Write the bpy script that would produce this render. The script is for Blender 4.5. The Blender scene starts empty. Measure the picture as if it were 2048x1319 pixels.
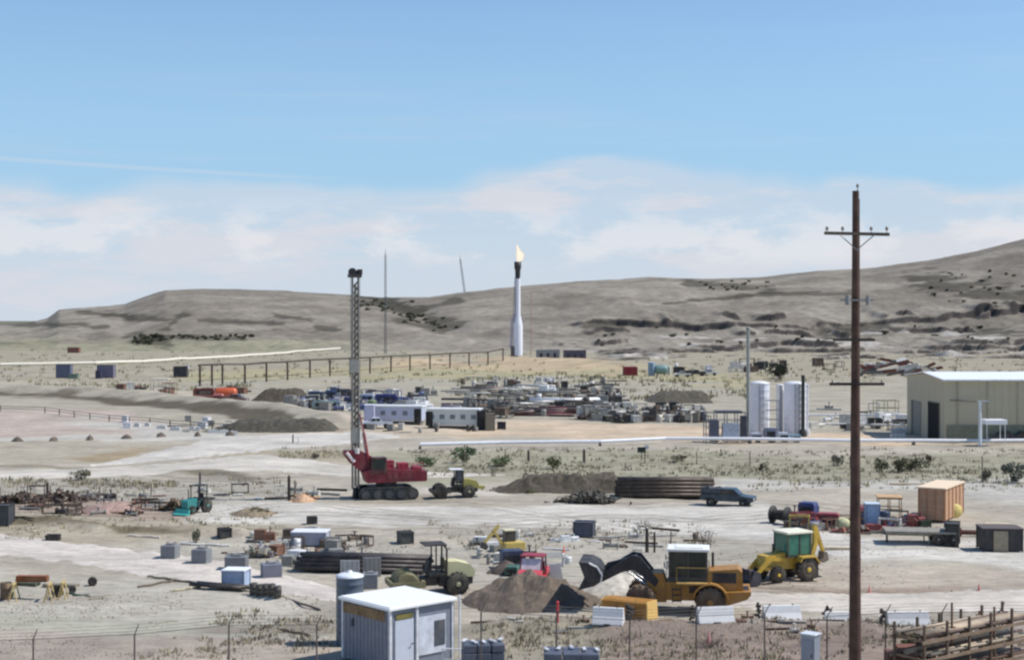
import bpy, math, random
import numpy as np
from mathutils import Vector, Matrix
random.seed(7)
PI = math.pi
R = math.radians
SC = bpy.context.scene
COL = SC.collection
# ------------------------------------------------------------------ camera, sky, sun
F = 2900.0            # focal length in px of the 2048 px wide photograph
CX, CY, HOR = 1024.0, 659.5, 640.0
H = 15.0
PITCH = math.atan((CY - HOR) / F)
cam_d = bpy.data.cameras.new("camera"); cam = bpy.data.objects.new("camera", cam_d); COL.objects.link(cam)
cam.location = (0, 0, H); cam.rotation_euler = (PI / 2 - PITCH, 0, 0)
cam_d.sensor_width = 36; cam_d.lens = 36 * F / 2048; cam_d.clip_start = 0.5; cam_d.clip_end = 60000
SC.camera = cam
SUN_EL, SUN_AZ = R(53), R(2)      # azimuth: turned from +X towards +Y
world = bpy.data.worlds.new("World"); SC.world = world; world.use_nodes = True
def build_world():
    nt = world.node_tree; N = nt.nodes; L = nt.links; N.clear()
    out = N.new('ShaderNodeOutputWorld'); bg = N.new('ShaderNodeBackground'); bg.inputs[1].default_value = 0.1
    sky = N.new('ShaderNodeTexSky'); sky.sky_type = 'NISHITA'; sky.sun_disc = False
    sky.sun_elevation = SUN_EL; sky.sun_rotation = PI / 2 - SUN_AZ
    sky.altitude = 1500; sky.air_density = 1.0; sky.dust_density = 0.35; sky.ozone_density = 2.2
    tc = N.new('ShaderNodeTexCoord'); sep = N.new('ShaderNodeSeparateXYZ'); L.new(tc.outputs['Generated'], sep.inputs[0])
    def m(op, a, b=None, c=None, clamp=False):
        n = N.new('ShaderNodeMath'); n.operation = op; n.use_clamp = clamp
        for i, x in enumerate((a, b, c)):
            if x is None: continue
            if isinstance(x, (int, float)): n.inputs[i].default_value = x
            else: L.new(x, n.inputs[i])
        return n.outputs[0]
    x, y, z = sep.outputs
    hyp = m('SQRT', m('ADD', m('MULTIPLY', x, x), m('MULTIPLY', y, y)))
    el = m('DIVIDE', z, m('MAXIMUM', hyp, 0.01))
    az = m('ARCTAN2', x, y)
    def noise(sx, sz, scale, detail=6, rough=0.55, off=0.0):
        cb = N.new('ShaderNodeCombineXYZ')
        L.new(m('MULTIPLY', az, sx), cb.inputs[0]); L.new(m('MULTIPLY', el, sz), cb.inputs[1]); cb.inputs[2].default_value = off
        n = N.new('ShaderNodeTexNoise'); n.inputs['Scale'].default_value = scale; n.inputs['Detail'].default_value = detail
        n.inputs['Roughness'].default_value = rough; L.new(cb.outputs[0], n.inputs['Vector']); return n.outputs[0]
    def ramp(v, a, b):
        n = N.new('ShaderNodeMapRange'); n.interpolation_type = 'SMOOTHSTEP'
        L.new(v, n.inputs[0]); n.inputs[1].default_value = a; n.inputs[2].default_value = b; return n.outputs[0]
    # broad thin sheet of cloud low over the horizon; its upper edge wanders
    edge = m('SUBTRACT', el, m('MULTIPLY', m('SUBTRACT', noise(1, 1.5, 4.5, 3, 0.5, 3.1), 0.5), 0.11))
    sheet = ramp(edge, 0.100, 0.086)
    streak = m('MULTIPLY', ramp(noise(1, 5, 6, 8, 0.62, 1.7), 0.38, 0.62), sheet)
    # puffs just above the hills
    puffn = ramp(noise(1, 2.3, 13, 8, 0.62, 8.4), 0.46, 0.60)
    band = m('MULTIPLY', ramp(el, 0.030, 0.047), ramp(el, 0.090, 0.058))
    trail = m('MULTIPLY', ramp(m('ABSOLUTE', m('SUBTRACT', el, m('ADD', 0.0915, m('MULTIPLY', az, -0.040)))), 0.0022, 0.0004), ramp(az, -0.08, -0.2))
    puff = m('MULTIPLY', puffn, band)
    wisp = m('MULTIPLY', ramp(noise(1, 14, 3.2, 6, 0.55, 5.5), 0.5, 0.8), ramp(el, 0.24, 0.10))
    cover = m('MAXIMUM', m('MULTIPLY', sheet, 0.5), m('ADD', m('ADD', m('MULTIPLY', streak, 0.95), m('MULTIPLY', trail, 0.28)), m('MULTIPLY', wisp, 0.22)), clamp=True)
    mix = N.new('ShaderNodeMixRGB'); L.new(cover, mix.inputs[0])
    hsv = N.new('ShaderNodeHueSaturation'); hsv.inputs['Saturation'].default_value = SKY_SAT; hsv.inputs['Value'].default_value = SKY_VAL
    L.new(sky.outputs[0], hsv.inputs['Color'])
    low = N.new('ShaderNodeMixRGB'); L.new(m('MULTIPLY', ramp(el, 0.30, 0.06), 0.75), low.inputs[0]); L.new(hsv.outputs[0], low.inputs[1]); low.inputs[2].default_value = (3.05, 5.15, 7.1, 1)
    hz = N.new('ShaderNodeMixRGB'); L.new(m('MULTIPLY', ramp(el, 0.075, 0.02), 0.85), hz.inputs[0]); L.new(low.outputs[0], hz.inputs[1]); hz.inputs[2].default_value = (5.0, 6.1, 7.2, 1)
    L.new(hz.outputs[0], mix.inputs[1]); mix.inputs[2].default_value = (6.3, 6.5, 7.1, 1)
    mix2 = N.new('ShaderNodeMixRGB'); L.new(m('MULTIPLY', puff, 0.65), mix2.inputs[0])
    L.new(mix.outputs[0], mix2.inputs[1]); mix2.inputs[2].default_value = (7.5, 7.5, 7.8, 1)
    L.new(mix2.outputs[0], bg.inputs[0]); L.new(bg.outputs[0], out.inputs[0])
SKY_SAT, SKY_VAL = 1.06, 1.42
build_world()
sd = bpy.data.lights.new("sun", 'SUN'); sd.energy = 4.0; sd.angle = R(0.5); sd.color = (1.0, 0.965, 0.91)
sun = bpy.data.objects.new("sun", sd); COL.objects.link(sun)
sv = Vector((math.cos(SUN_EL) * math.cos(SUN_AZ), math.cos(SUN_EL) * math.sin(SUN_AZ), math.sin(SUN_EL)))
sun.rotation_euler = sv.to_track_quat('Z', 'Y').to_euler(); sun.location = (60, 40, 90)
SC.view_settings.view_transform = 'Standard'; SC.view_settings.look = 'None'
SC.view_settings.exposure = 0.12; SC.view_settings.gamma = 1.0
SC.cycles.pixel_filter_type = 'BLACKMAN_HARRIS'; SC.cycles.filter_width = 2.4
SC.cycles.use_denoising = True
SC.cycles.max_bounces = 5

# ------------------------------------------------------------------ numeric helpers
def _h(ix, iy, s):
    n = (ix.astype(np.int64) * 374761393 + iy.astype(np.int64) * 668265263 + s * 974711) & 0x7fffffff
    n = (n ^ (n >> 13)) * 1274126177 & 0x7fffffff
    n = (n ^ (n >> 16)) & 0xffff
    return n / 65535.0
def vnoise(x, y, s=0):
    x = np.asarray(x, float); y = np.asarray(y, float)
    ix = np.floor(x); iy = np.floor(y); fx = x - ix; fy = y - iy
    fx = fx * fx * (3 - 2 * fx); fy = fy * fy * (3 - 2 * fy)
    a = _h(ix, iy, s); b = _h(ix + 1, iy, s); c = _h(ix, iy + 1, s); d = _h(ix + 1, iy + 1, s)
    return (a * (1 - fx) + b * fx) * (1 - fy) + (c * (1 - fx) + d * fx) * fy
def fbm(x, y, s=0, o=4):
    t = 0; a = 0.5; n = 0
    for k in range(o):
        t = t + a * vnoise(np.asarray(x) * 2 ** k, np.asarray(y) * 2 ** k, s + 17 * k); n += a; a *= 0.5
    return t / n
def sstep(a, b, x):
    t = np.clip((np.asarray(x, float) - a) / (b - a), 0, 1); return t * t * (3 - 2 * t)
def PX(u, v, z=0.0):
    """ground point seen at photo pixel (u, v)"""
    dy = math.cos(PITCH) * 1 + math.sin(PITCH) * 0
    cx = (u - CX) / F; cz = -(v - CY) / F
    d = Vector((cx, math.cos(PITCH) + cz * math.sin(PITCH), -math.sin(PITCH) + cz * math.cos(PITCH)))
    t = (z - H) / d.z
    return d.x * t, d.y * t
def to_uv(x, y):
    """inverse of PX for ground z=0 (used to lay out soil colours)"""
    yc = y * math.cos(PITCH) + H * math.sin(PITCH)
    zc = -H * math.cos(PITCH) + y * math.sin(PITCH)
    return CX + F * x / yc, CY - F * zc / yc
def dist_of(v): return PX(CX, v)[1]
def ppm(v): return F / dist_of(v)      # photo pixels per metre at the ground seen at row v

RIDGES = [  # centre line (u, v), height, half width m : banks beside the old road, gravel windrows
    ([(-200, 772), (0, 778), (200, 789), (400, 808), (560, 828), (668, 846)], 1.5, 5.0),
    ([(-150, 1052), (30, 1046), (120, 1052), (210, 1066), (330, 1068), (480, 1072)], 0.55, 0.9),
    ([(560, 1195), (630, 1205), (700, 1215), (760, 1222)], 0.3, 1.0),
    ([(800, 728), (960, 723), (1100, 728), (1230, 735)], 2.0, 16.0),
    ([(860, 780), (1100, 758), (1260, 768)], 0.8, 10.0),
    ([(360, 948), (430, 946), (510, 958)], 0.5, 1.6),
    ([(1240, 1262), (1400, 1262), (1560, 1256), (1720, 1262)], 0.45, 1.4),
    ([(985, 1262), (1080, 1256), (1160, 1250)], 0.4, 1.0),
]
_R = [([PX(*p) for p in pts], h, w) for pts, h, w in RIDGES]
def gz(x, y):
    x = np.asarray(x, float); y = np.asarray(y, float)
    z = (fbm(x / 22, y / 22, 1, 3) - 0.5) * 0.6 + (fbm(x / 3.1, y / 3.1, 5, 3) - 0.5) * 0.26
    for pts, h, w in _R:
        best = np.full(np.broadcast(x, y).shape, 1e9)
        for (x0, y0), (x1, y1) in zip(pts[:-1], pts[1:]):
            dx, dy = x1 - x0, y1 - y0; l2 = dx * dx + dy * dy
            t = np.clip(((x - x0) * dx + (y - y0) * dy) / l2, 0, 1)
            best = np.minimum(best, np.hypot(x - x0 - t * dx, y - y0 - t * dy))
        z = z + h * np.exp(-(best / w) ** 2) * (0.75 + 0.5 * fbm(x / (w * 1.5), y / (w * 1.5), 9, 3))
    return z
def gzf(x, y): return float(gz(x, y))

# ------------------------------------------------------------------ materials
def c3(r, g, b):
    def l(x):
        x /= 255.0
        return x / 12.92 if x <= 0.04045 else ((x + 0.055) / 1.055) ** 2.4
    return (l(r), l(g), l(b))
_M = {}
def mat(col, rough=0.6, metal=0.0, var=0.22, dust=0.25, scale=3.0, bump=0.0, trans=0.0):
    key = (col, rough, metal, var, dust, scale, bump, trans)
    if key in _M: return _M[key]
    m = bpy.data.materials.new("paint"); m.use_nodes = True; nt = m.node_tree; N = nt.nodes; L = nt.links
    b = N['Principled BSDF']; b.inputs['Roughness'].default_value = rough; b.inputs['Metallic'].default_value = metal
    if trans: b.inputs['Transmission Weight'].default_value = trans
    tc = N.new('ShaderNodeTexCoord')
    n1 = N.new('ShaderNodeTexNoise'); n1.inputs['Scale'].default_value = scale; n1.inputs['Detail'].default_value = 6; n1.inputs['Roughness'].default_value = 0.65
    L.new(tc.outputs['Object'], n1.inputs['Vector'])
    lc = c3(*col)
    r1 = N.new('ShaderNodeValToRGB'); r1.color_ramp.elements[0].position = 0.3; r1.color_ramp.elements[1].position = 0.7
    r1.color_ramp.elements[0].color = tuple(x * (1 - var) for x in lc) + (1,)
    r1.color_ramp.elements[1].color = tuple(min(0.9, x * (1 + var)) for x in lc) + (1,)
    L.new(n1.outputs[0], r1.inputs[0])
    n2 = N.new('ShaderNodeTexNoise'); n2.inputs['Scale'].default_value = scale * 0.45; n2.inputs['Detail'].default_value = 8; n2.inputs['Roughness'].default_value = 0.7
    mp = N.new('ShaderNodeMapping'); mp.inputs['Location'].default_value = (7, 3, 1); mp.inputs['Scale'].default_value = (1, 1, 0.5)
    L.new(tc.outputs['Object'], mp.inputs[0]); L.new(mp.outputs[0], n2.inputs['Vector'])
    r2 = N.new('ShaderNodeMapRange'); r2.inputs[1].default_value = 0.45; r2.inputs[2].default_value = 0.8; r2.inputs[4].default_value = dust
    L.new(n2.outputs[0], r2.inputs[0])
    mx = N.new('ShaderNodeMixRGB'); L.new(r2.outputs[0], mx.inputs[0]); L.new(r1.outputs[0], mx.inputs[1]); mx.inputs[2].default_value = c3(176, 160, 138) + (1,)
    L.new(mx.outputs[0], b.inputs['Base Color'])
    if bump:
        bp = N.new('ShaderNodeBump'); bp.inputs['Strength'].default_value = bump; L.new(n1.outputs[0], bp.inputs['Height']); L.new(bp.outputs[0], b.inputs['Normal'])
    _M[key] = m; return m
def soil_mat(name, scale=1.0, strata=False):
    m = bpy.data.materials.new(name); m.use_nodes = True; nt = m.node_tree; N = nt.nodes; L = nt.links
    b = N['Principled BSDF']; b.inputs['Roughness'].default_value = 0.95; b.inputs['Specular IOR Level'].default_value = 0.1
    at = N.new('ShaderNodeAttribute'); at.attribute_name = 'tint'
    tc = N.new('ShaderNodeTexCoord')
    def noise(sc, det, rough, mpscale=(1, 1, 1)):
        mp = N.new('ShaderNodeMapping'); mp.inputs['Scale'].default_value = mpscale; L.new(tc.outputs['Object'], mp.inputs[0])
        n = N.new('ShaderNodeTexNoise'); n.inputs['Scale'].default_value = sc; n.inputs['Detail'].default_value = det; n.inputs['Roughness'].default_value = rough
        L.new(mp.outputs[0], n.inputs['Vector']); return n.outputs[0]
    def rng(v, a, b_, c, d):
        n = N.new('ShaderNodeMapRange'); L.new(v, n.inputs[0])
        for i, q in enumerate((a, b_, c, d)): n.inputs[i + 1].default_value = q
        return n.outputs[0]
    def mul(a, b_):
        n = N.new('ShaderNodeMath'); n.operation = 'MULTIPLY'; L.new(a, n.inputs[0]); L.new(b_, n.inputs[1]); return n.outputs[0]
    if strata:
        f = mul(rng(noise(0.02, 9, 0.65, (1, 1, 4)), 0.3, 0.7, 0.86, 1.14), rng(noise(0.16, 9, 0.8, (1, 0.5, 3)), 0.32, 0.68, 0.74, 1.24))
        speck = noise(0.3, 4, 0.8); sp = rng(speck, 0.60, 0.68, 0, 0.65); spc = c3(88, 84, 68)
    else:
        f = mul(rng(noise(0.16 * scale, 9, 0.65, (0.6, 1, 1)), 0.3, 0.7, 0.74, 1.16), rng(noise(1.3 * scale, 9, 0.85, (0.4, 1, 1)), 0.32, 0.68, 0.66, 1.26))
        speck = noise(1.7 * scale, 6, 0.8, (0.5, 1, 1)); sp = rng(speck, 0.57, 0.66, 0, 0.55); spc = c3(116, 106, 88)
    vm = N.new('ShaderNodeVectorMath'); vm.operation = 'SCALE'; L.new(at.outputs['Color'], vm.inputs[0]); L.new(f, vm.inputs['Scale'])
    mx = N.new('ShaderNodeMixRGB'); L.new(sp, mx.inputs[0]); L.new(vm.outputs[0], mx.inputs[1]); mx.inputs[2].default_value = spc + (1,)
    L.new(mx.outputs[0], b.inputs['Base Color'])
    bp = N.new('ShaderNodeBump'); bp.inputs['Strength'].default_value = 0.5; bp.inputs['Distance'].default_value = 0.6 if strata else 0.25
    L.new(noise(0.5 if strata else 2.2, 6, 0.7), bp.inputs['Height']); L.new(bp.outputs[0], b.inputs['Normal'])
    return m

# ------------------------------------------------------------------ mesh builder
class MB:
    def __init__(s): s.v = []; s.f = []; s.sm = []
    def add(s, vs, fs, smooth=False):
        o = len(s.v); s.v += [tuple(v) for v in vs]; s.f += [tuple(i + o for i in f) for f in fs]; s.sm += [smooth] * len(fs); return s
    def box(s, cx, cy, cz, sx, sy, sz, rz=0, ry=0, rx=0):
        """cz is the centre"""
        M = Matrix.Translation((cx, cy, cz)) @ Matrix.Rotation(rz, 4, 'Z') @ Matrix.Rotation(ry, 4, 'Y') @ Matrix.Rotation(rx, 4, 'X')
        vs = [M @ Vector((a * sx / 2, b * sy / 2, c * sz / 2)) for a in (-1, 1) for b in (-1, 1) for c in (-1, 1)]
        return s.add(vs, [(0, 1, 3, 2), (4, 6, 7, 5), (0, 4, 5, 1), (2, 3, 7, 6), (0, 2, 6, 4), (1, 5, 7, 3)])
    def b0(s, cx, cy, z0, sx, sy, sz, rz=0): return s.box(cx, cy, z0 + sz / 2, sx, sy, sz, rz)
    def tube(s, p0, p1, r0, r1=None, n=8):
        r1 = r0 if r1 is None else r1; p0 = Vector(p0); p1 = Vector(p1); d = (p1 - p0)
        if d.length < 1e-6: return s
        q = d.normalized().to_track_quat('Z', 'Y'); vs = []
        for p, r in ((p0, r0), (p1, r1)):
            for k in range(n): vs.append(p + q @ Vector((r * math.cos(2 * PI * k / n), r * math.sin(2 * PI * k / n), 0)))
        s.add(vs, [(k, (k + 1) % n, n + (k + 1) % n, n + k) for k in range(n)], n > 5)
        return s.add(vs, [tuple(range(n))[::-1], tuple(range(n, 2 * n))])
    def bar(s, p0, p1, w, h=None): 
        return s.tube(p0, p1, w * 0.7, None, 4)
    def path(s, pts, r, n=6):
        for a, b in zip(pts[:-1], pts[1:]): s.tube(a, b, r, None, n)
        return s
    def prof(s, pts, y0, y1, smooth=False):
        """polygon in XZ pushed along Y"""
        n = len(pts); vs = [(x, y0, z) for x, z in pts] + [(x, y1, z) for x, z in pts]
        s.add(vs, [tuple(range(n)), tuple(range(n, 2 * n))[::-1]])
        return s.add(vs, [(k, n + k, n + (k + 1) % n, (k + 1) % n) for k in range(n)], smooth)
    def lathe(s, c, prof, axis='Y', n=20, smooth=True):
        """prof: list of (radius, along) ; closed by caps when radius 0"""
        c = Vector(c); vs = []
        for r, h in prof:
            for k in range(n):
                a = 2 * PI * k / n; p = (r * math.cos(a), r * math.sin(a))
                vs.append(c + (Vector((p[0], h, p[1])) if axis == 'Y' else Vector((p[0], p[1], h)) if axis == 'Z' else Vector((h, p[0], p[1]))))
        fs = [(i * n + k, i * n + (k + 1) % n, (i + 1) * n + (k + 1) % n, (i + 1) * n + k) for i in range(len(prof) - 1) for k in range(n)]
        s.add(vs, fs, smooth); return s.add(vs, [tuple(range(n)), tuple(range((len(prof) - 1) * n, len(prof) * n))[::-1]])
    def build(s, name, m, parent=None, bevel=0):
        me = bpy.data.meshes.new(name); me.from_pydata(s.v, [], s.f); me.materials.append(m)
        me.polygons.foreach_set('use_smooth', s.sm); me.update()
        o = bpy.data.objects.new(name, me); COL.objects.link(o); o.parent = parent
        if bevel:
            b = o.modifiers.new('bevel', 'BEVEL'); b.width = bevel; b.segments = 2; b.limit_method = 'ANGLE'
        return o
def tag(o, label, cat, group=None, kind=None):
    o['label'] = label; o['category'] = cat
    if group: o['group'] = group
    if kind: o['kind'] = kind
    return o
def at(o, u, v, rz=0, dz=0.0):
    x, y = PX(u, v); o.location = (x, y, gzf(x, y) + dz - 0.02); o.rotation_euler = (0, 0, rz); return o
def thing(name, label, cat, u, v, rz=0, group=None, dz=0.0):
    o = bpy.data.objects.new(name, None); COL.objects.link(o); o.empty_display_size = 0.3
    tag(o, label, cat, group); return at(o, u, v, rz, dz)
def dup(o, parent=None):
    c = o.copy(); COL.objects.link(c); c.parent = parent
    for ch in [x for x in bpy.data.objects if x.parent == o]: dup(ch, c)
    return c
def struct(o): o['kind'] = 'structure'; return o

# ------------------------------------------------------------------ ground
def hermite_line(pts, u):
    xs = [p[0] for p in pts]; return np.interp(u, xs, [p[1] for p in pts]), np.interp(u, xs, [p[2] for p in pts])
random.seed(77)
RUTS = []
for _k in range(40):      # wheel tracks pressed into the yard and roads
    _u0 = random.uniform(-100, 1700); _v0 = random.choice([random.uniform(1000, 1050), random.uniform(1100, 1215), random.uniform(925, 950), random.uniform(1150, 1210)])
    _L = random.uniform(250, 700); _s = random.uniform(-.06, .09); _b = random.uniform(-14, 14)
    for _o in (0, random.uniform(5, 8)): RUTS.append(([(_u0 + _L * q / 6, _v0 + _o + _s * _L * q / 6 + _b * math.sin(q * .7), .5) for q in range(7)], 1.9, (132, 122, 108), .85))
random.seed(7)
STROKES = [  # points (u, v, half height in v px), softness px, albedo srgb, strength
    ([(-900, 720, 40), (3000, 720, 40)], 20, (164, 156, 136), 1),
    ([(-900, 800, 45), (3000, 800, 45)], 16, (172, 165, 148), 1),
    ([(380, 755, 10), (700, 742, 12), (1000, 745, 10), (1500, 755, 8)], 8, (172, 164, 128), .8),
    ([(780, 732, 6), (1100, 734, 9), (1240, 742, 4)], 8, (192, 172, 142), .9),
    ([(-300, 772, 6), (200, 772, 8), (420, 790, 5)], 8, (196, 184, 164), .8),
    ([(-400, 845, 20), (250, 848, 22), (330, 860, 8)], 8, (188, 172, 160), .8),
    ([(150, 842, 8), (330, 862, 12), (480, 876, 8)], 8, (194, 192, 182), .7),
    ([(-400, 880, 6), (300, 876, 6), (520, 872, 4)], 6, (198, 194, 184), .8),
    ([(-400, 905, 16), (260, 905, 18), (380, 895, 8)], 8, (174, 166, 148), .8),
    ([(160, 912, 5), (230, 908, 12), (280, 896, 4)], 6, (160, 140, 108), .7),
    ([(900, 858, 12), (1420, 862, 16), (1800, 870, 8), (2300, 872, 6)], 8, (204, 184, 158), .95),
    ([(560, 862, 14), (900, 856, 12)], 8, (196, 182, 160), .9),
    ([(480, 905, 8), (700, 908, 12)], 8, (168, 158, 136), .9),
    ([(760, 925, 30), (1500, 930, 28), (2400, 935, 35)], 10, (160, 156, 134), .9),
    ([(1450, 960, 8), (2400, 985, 30)], 10, (190, 186, 176), .9),
    ([(-400, 980, 26), (560, 976, 20)], 12, (172, 166, 152), 1),
    ([(-400, 1010, 18), (300, 1014, 20), (480, 1026, 8)], 8, (160, 142, 128), .75),
    ([(-400, 1060, 24), (400, 1060, 26), (560, 1060, 20)], 10, (176, 166, 146), .9),
    ([(400, 1022, 20), (760, 1022, 24), (1200, 1025, 30), (1530, 1045, 40), (1700, 1090, 24), (2400, 1110, 40)], 12, (206, 201, 190), 1),
    ([(860, 975, 8), (1000, 985, 4)], 6, (210, 202, 188), .9),
    ([(300, 1100, 22), (800, 1110, 30), (1200, 1130, 40), (1500, 1110, 26)], 14, (180, 174, 160), .85),
    ([(1000, 1080, 16), (1300, 1080, 18), (1430, 1085, 12)], 8, (172, 166, 152), .8),
    ([(1460, 1150, 22), (1900, 1160, 22), (2400, 1160, 22)], 12, (184, 172, 156), .9),
    ([(-500, 1170, 50), (300, 1190, 50), (600, 1250, 60)], 16, (186, 180, 166), .9),
    ([(-500, 1235, 20), (500, 1240, 20), (700, 1245, 20)], 16, (176, 174, 156), .8),
    ([(-500, 1300, 50), (300, 1300, 40), (660, 1310, 30)], 16, (178, 166, 152), .9),
    ([(420, 1250, 10), (660, 1245, 14)], 8, (142, 130, 118), .7),
    ([(900, 1240, 16), (1250, 1236, 10)], 10, (192, 182, 166), .8),
    ([(900, 1285, 40), (1250, 1290, 50)], 12, (160, 152, 134), .9),
    ([(1230, 1290, 42), (1500, 1285, 46), (1900, 1290, 46), (2400, 1290, 50)], 10, (150, 134, 122), .95),
    ([(1500, 1250, 14), (2400, 1245, 14)], 8, (170, 160, 148), .8),
    ([(-300, 783, 2), (0, 787, 3), (200, 799, 5), (400, 820, 7), (560, 843, 9), (660, 860, 4)], 4, (92, 84, 70), .9),  # shade on the near slope of the left bank, painted into the soil tint
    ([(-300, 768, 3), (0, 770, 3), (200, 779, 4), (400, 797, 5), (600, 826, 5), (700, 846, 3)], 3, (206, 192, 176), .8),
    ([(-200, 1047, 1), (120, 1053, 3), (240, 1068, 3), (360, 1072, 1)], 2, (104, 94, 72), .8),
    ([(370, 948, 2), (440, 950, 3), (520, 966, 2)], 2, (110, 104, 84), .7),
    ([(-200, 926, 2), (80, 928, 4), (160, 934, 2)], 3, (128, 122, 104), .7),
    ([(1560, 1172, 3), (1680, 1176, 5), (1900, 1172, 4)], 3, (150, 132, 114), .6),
    ([(1440, 1060, 4), (1600, 1075, 6)], 4, (210, 204, 196), .6),
    ([(690, 1073, 2), (900, 1066, 4), (1180, 1058, 3)], 3, (164, 158, 146), .6),
]
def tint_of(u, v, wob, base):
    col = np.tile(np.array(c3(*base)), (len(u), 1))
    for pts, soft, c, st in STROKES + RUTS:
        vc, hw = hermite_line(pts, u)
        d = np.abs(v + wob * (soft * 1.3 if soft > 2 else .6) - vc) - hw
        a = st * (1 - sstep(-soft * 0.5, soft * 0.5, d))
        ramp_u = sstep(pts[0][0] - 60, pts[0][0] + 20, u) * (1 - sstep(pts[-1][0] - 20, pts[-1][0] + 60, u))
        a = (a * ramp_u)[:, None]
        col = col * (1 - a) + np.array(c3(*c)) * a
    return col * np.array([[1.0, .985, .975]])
def grid_mesh(name, X, Y, Z, tint, m, smooth=True):
    nr, nc = X.shape
    me = bpy.data.meshes.new(name); nv = nr * nc
    me.vertices.add(nv); me.vertices.foreach_set('co', np.stack([X, Y, Z], -1).reshape(-1).astype(np.float32))
    i = np.arange(nr - 1)[:, None] * nc + np.arange(nc - 1)[None, :]
    q = np.stack([i, i + 1, i + nc + 1, i + nc], -1).reshape(-1, 4); nf = len(q)
    me.loops.add(nf * 4); me.loops.foreach_set('vertex_index', q.reshape(-1).astype(np.int32))
    me.polygons.add(nf); me.polygons.foreach_set('loop_start', (np.arange(nf) * 4).astype(np.int32)); me.polygons.foreach_set('loop_total', np.full(nf, 4, np.int32))
    me.polygons.foreach_set('use_smooth', np.full(nf, smooth)); me.update(calc_edges=True)
    ca = me.color_attributes.new('tint', 'FLOAT_COLOR', 'POINT')
    ca.data.foreach_set('color', np.concatenate([tint, np.ones((nv, 1))], 1).reshape(-1).astype(np.float32))
    me.materials.append(m); me.validate()
    o = bpy.data.objects.new(name, me); COL.objects.link(o); return struct(o)
soil = soil_mat('soil'); hill_soil = soil_mat('hill_soil', strata=True)
def build_ground():
    vr = np.concatenate([np.linspace(5200, 1500, 60, endpoint=False), np.linspace(1500, 700, 560)])
    Y1 = np.array([dist_of(v) for v in vr]); t = np.linspace(-0.62, 0.62, 760)
    Y = np.repeat(Y1[:, None], len(t), 1); X = (Y + 30) * t[None, :]
    x, y = X.ravel(), Y.ravel(); z = gz(x, y)
    u, v = to_uv(x, y); wob = (fbm(x / 9, y / 9, 31, 5) - 0.5) * 3 + (fbm(x / 60, y / 60, 33, 3) - 0.5) * 2
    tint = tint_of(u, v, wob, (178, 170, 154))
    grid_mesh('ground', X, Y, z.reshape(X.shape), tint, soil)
build_ground()
def road(name, pts, col, dz=0.05, nseg=160):
    us = np.linspace(pts[0][0], pts[-1][0], nseg); vc, hw = hermite_line(pts, us); X = []; Y = []
    ks = np.linspace(-1, 1, 13)
    for u, v, h in zip(us, vc, hw):
        row = []
        e0 = 1 + 0.35 * (float(fbm(u / 31.0, 1.5, 3, 3)) - 0.5) * 2; e1 = 1 + 0.35 * (float(fbm(u / 27.0, 9.5, 6, 3)) - 0.5) * 2
        for k in ks: row.append(PX(u, v + h * k * (e0 if k < 0 else e1)))
        X.append([p[0] for p in row]); Y.append([p[1] for p in row])
    X = np.array(X); Y = np.array(Y); Z = gz(X, Y) + dz * (1 - np.abs(ks[None, :]) ** 6 * 1.6)
    base = np.array(c3(*col)); rut = 1 - 0.10 * (np.exp(-((np.abs(ks) - 0.42) / 0.14) ** 2))
    tint = (base[None, None, :] * rut[None, :, None] * np.ones((nseg, 1, 1))).reshape(-1, 3)
    grid_mesh(name, X, Y, Z, tint, soil)
road('dirt_road', [(-260, 955, 10), (0, 949, 10), (300, 938, 13), (520, 922, 18), (700, 938, 12), (860, 946, 7), (1010, 950, 1)], (206, 198, 184))
road('dirt_track', [(-260, 1078, 16), (0, 1090, 20), (200, 1112, 22), (400, 1134, 26), (560, 1162, 24), (700, 1196, 20), (800, 1220, 14), (900, 1240, 3)], (212, 202, 190), 0.06)
road('haul_road', [(1290, 1196, 2), (1400, 1196, 12), (1700, 1204, 22), (2048, 1200, 24), (2400, 1200, 26)], (210, 200, 186), 0.06)
road('access_road', [(180, 926, 1), (300, 912, 8), (420, 895, 16), (560, 882, 15), (720, 874, 9), (800, 872, 2)], (206, 199, 188), 0.09)
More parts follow.
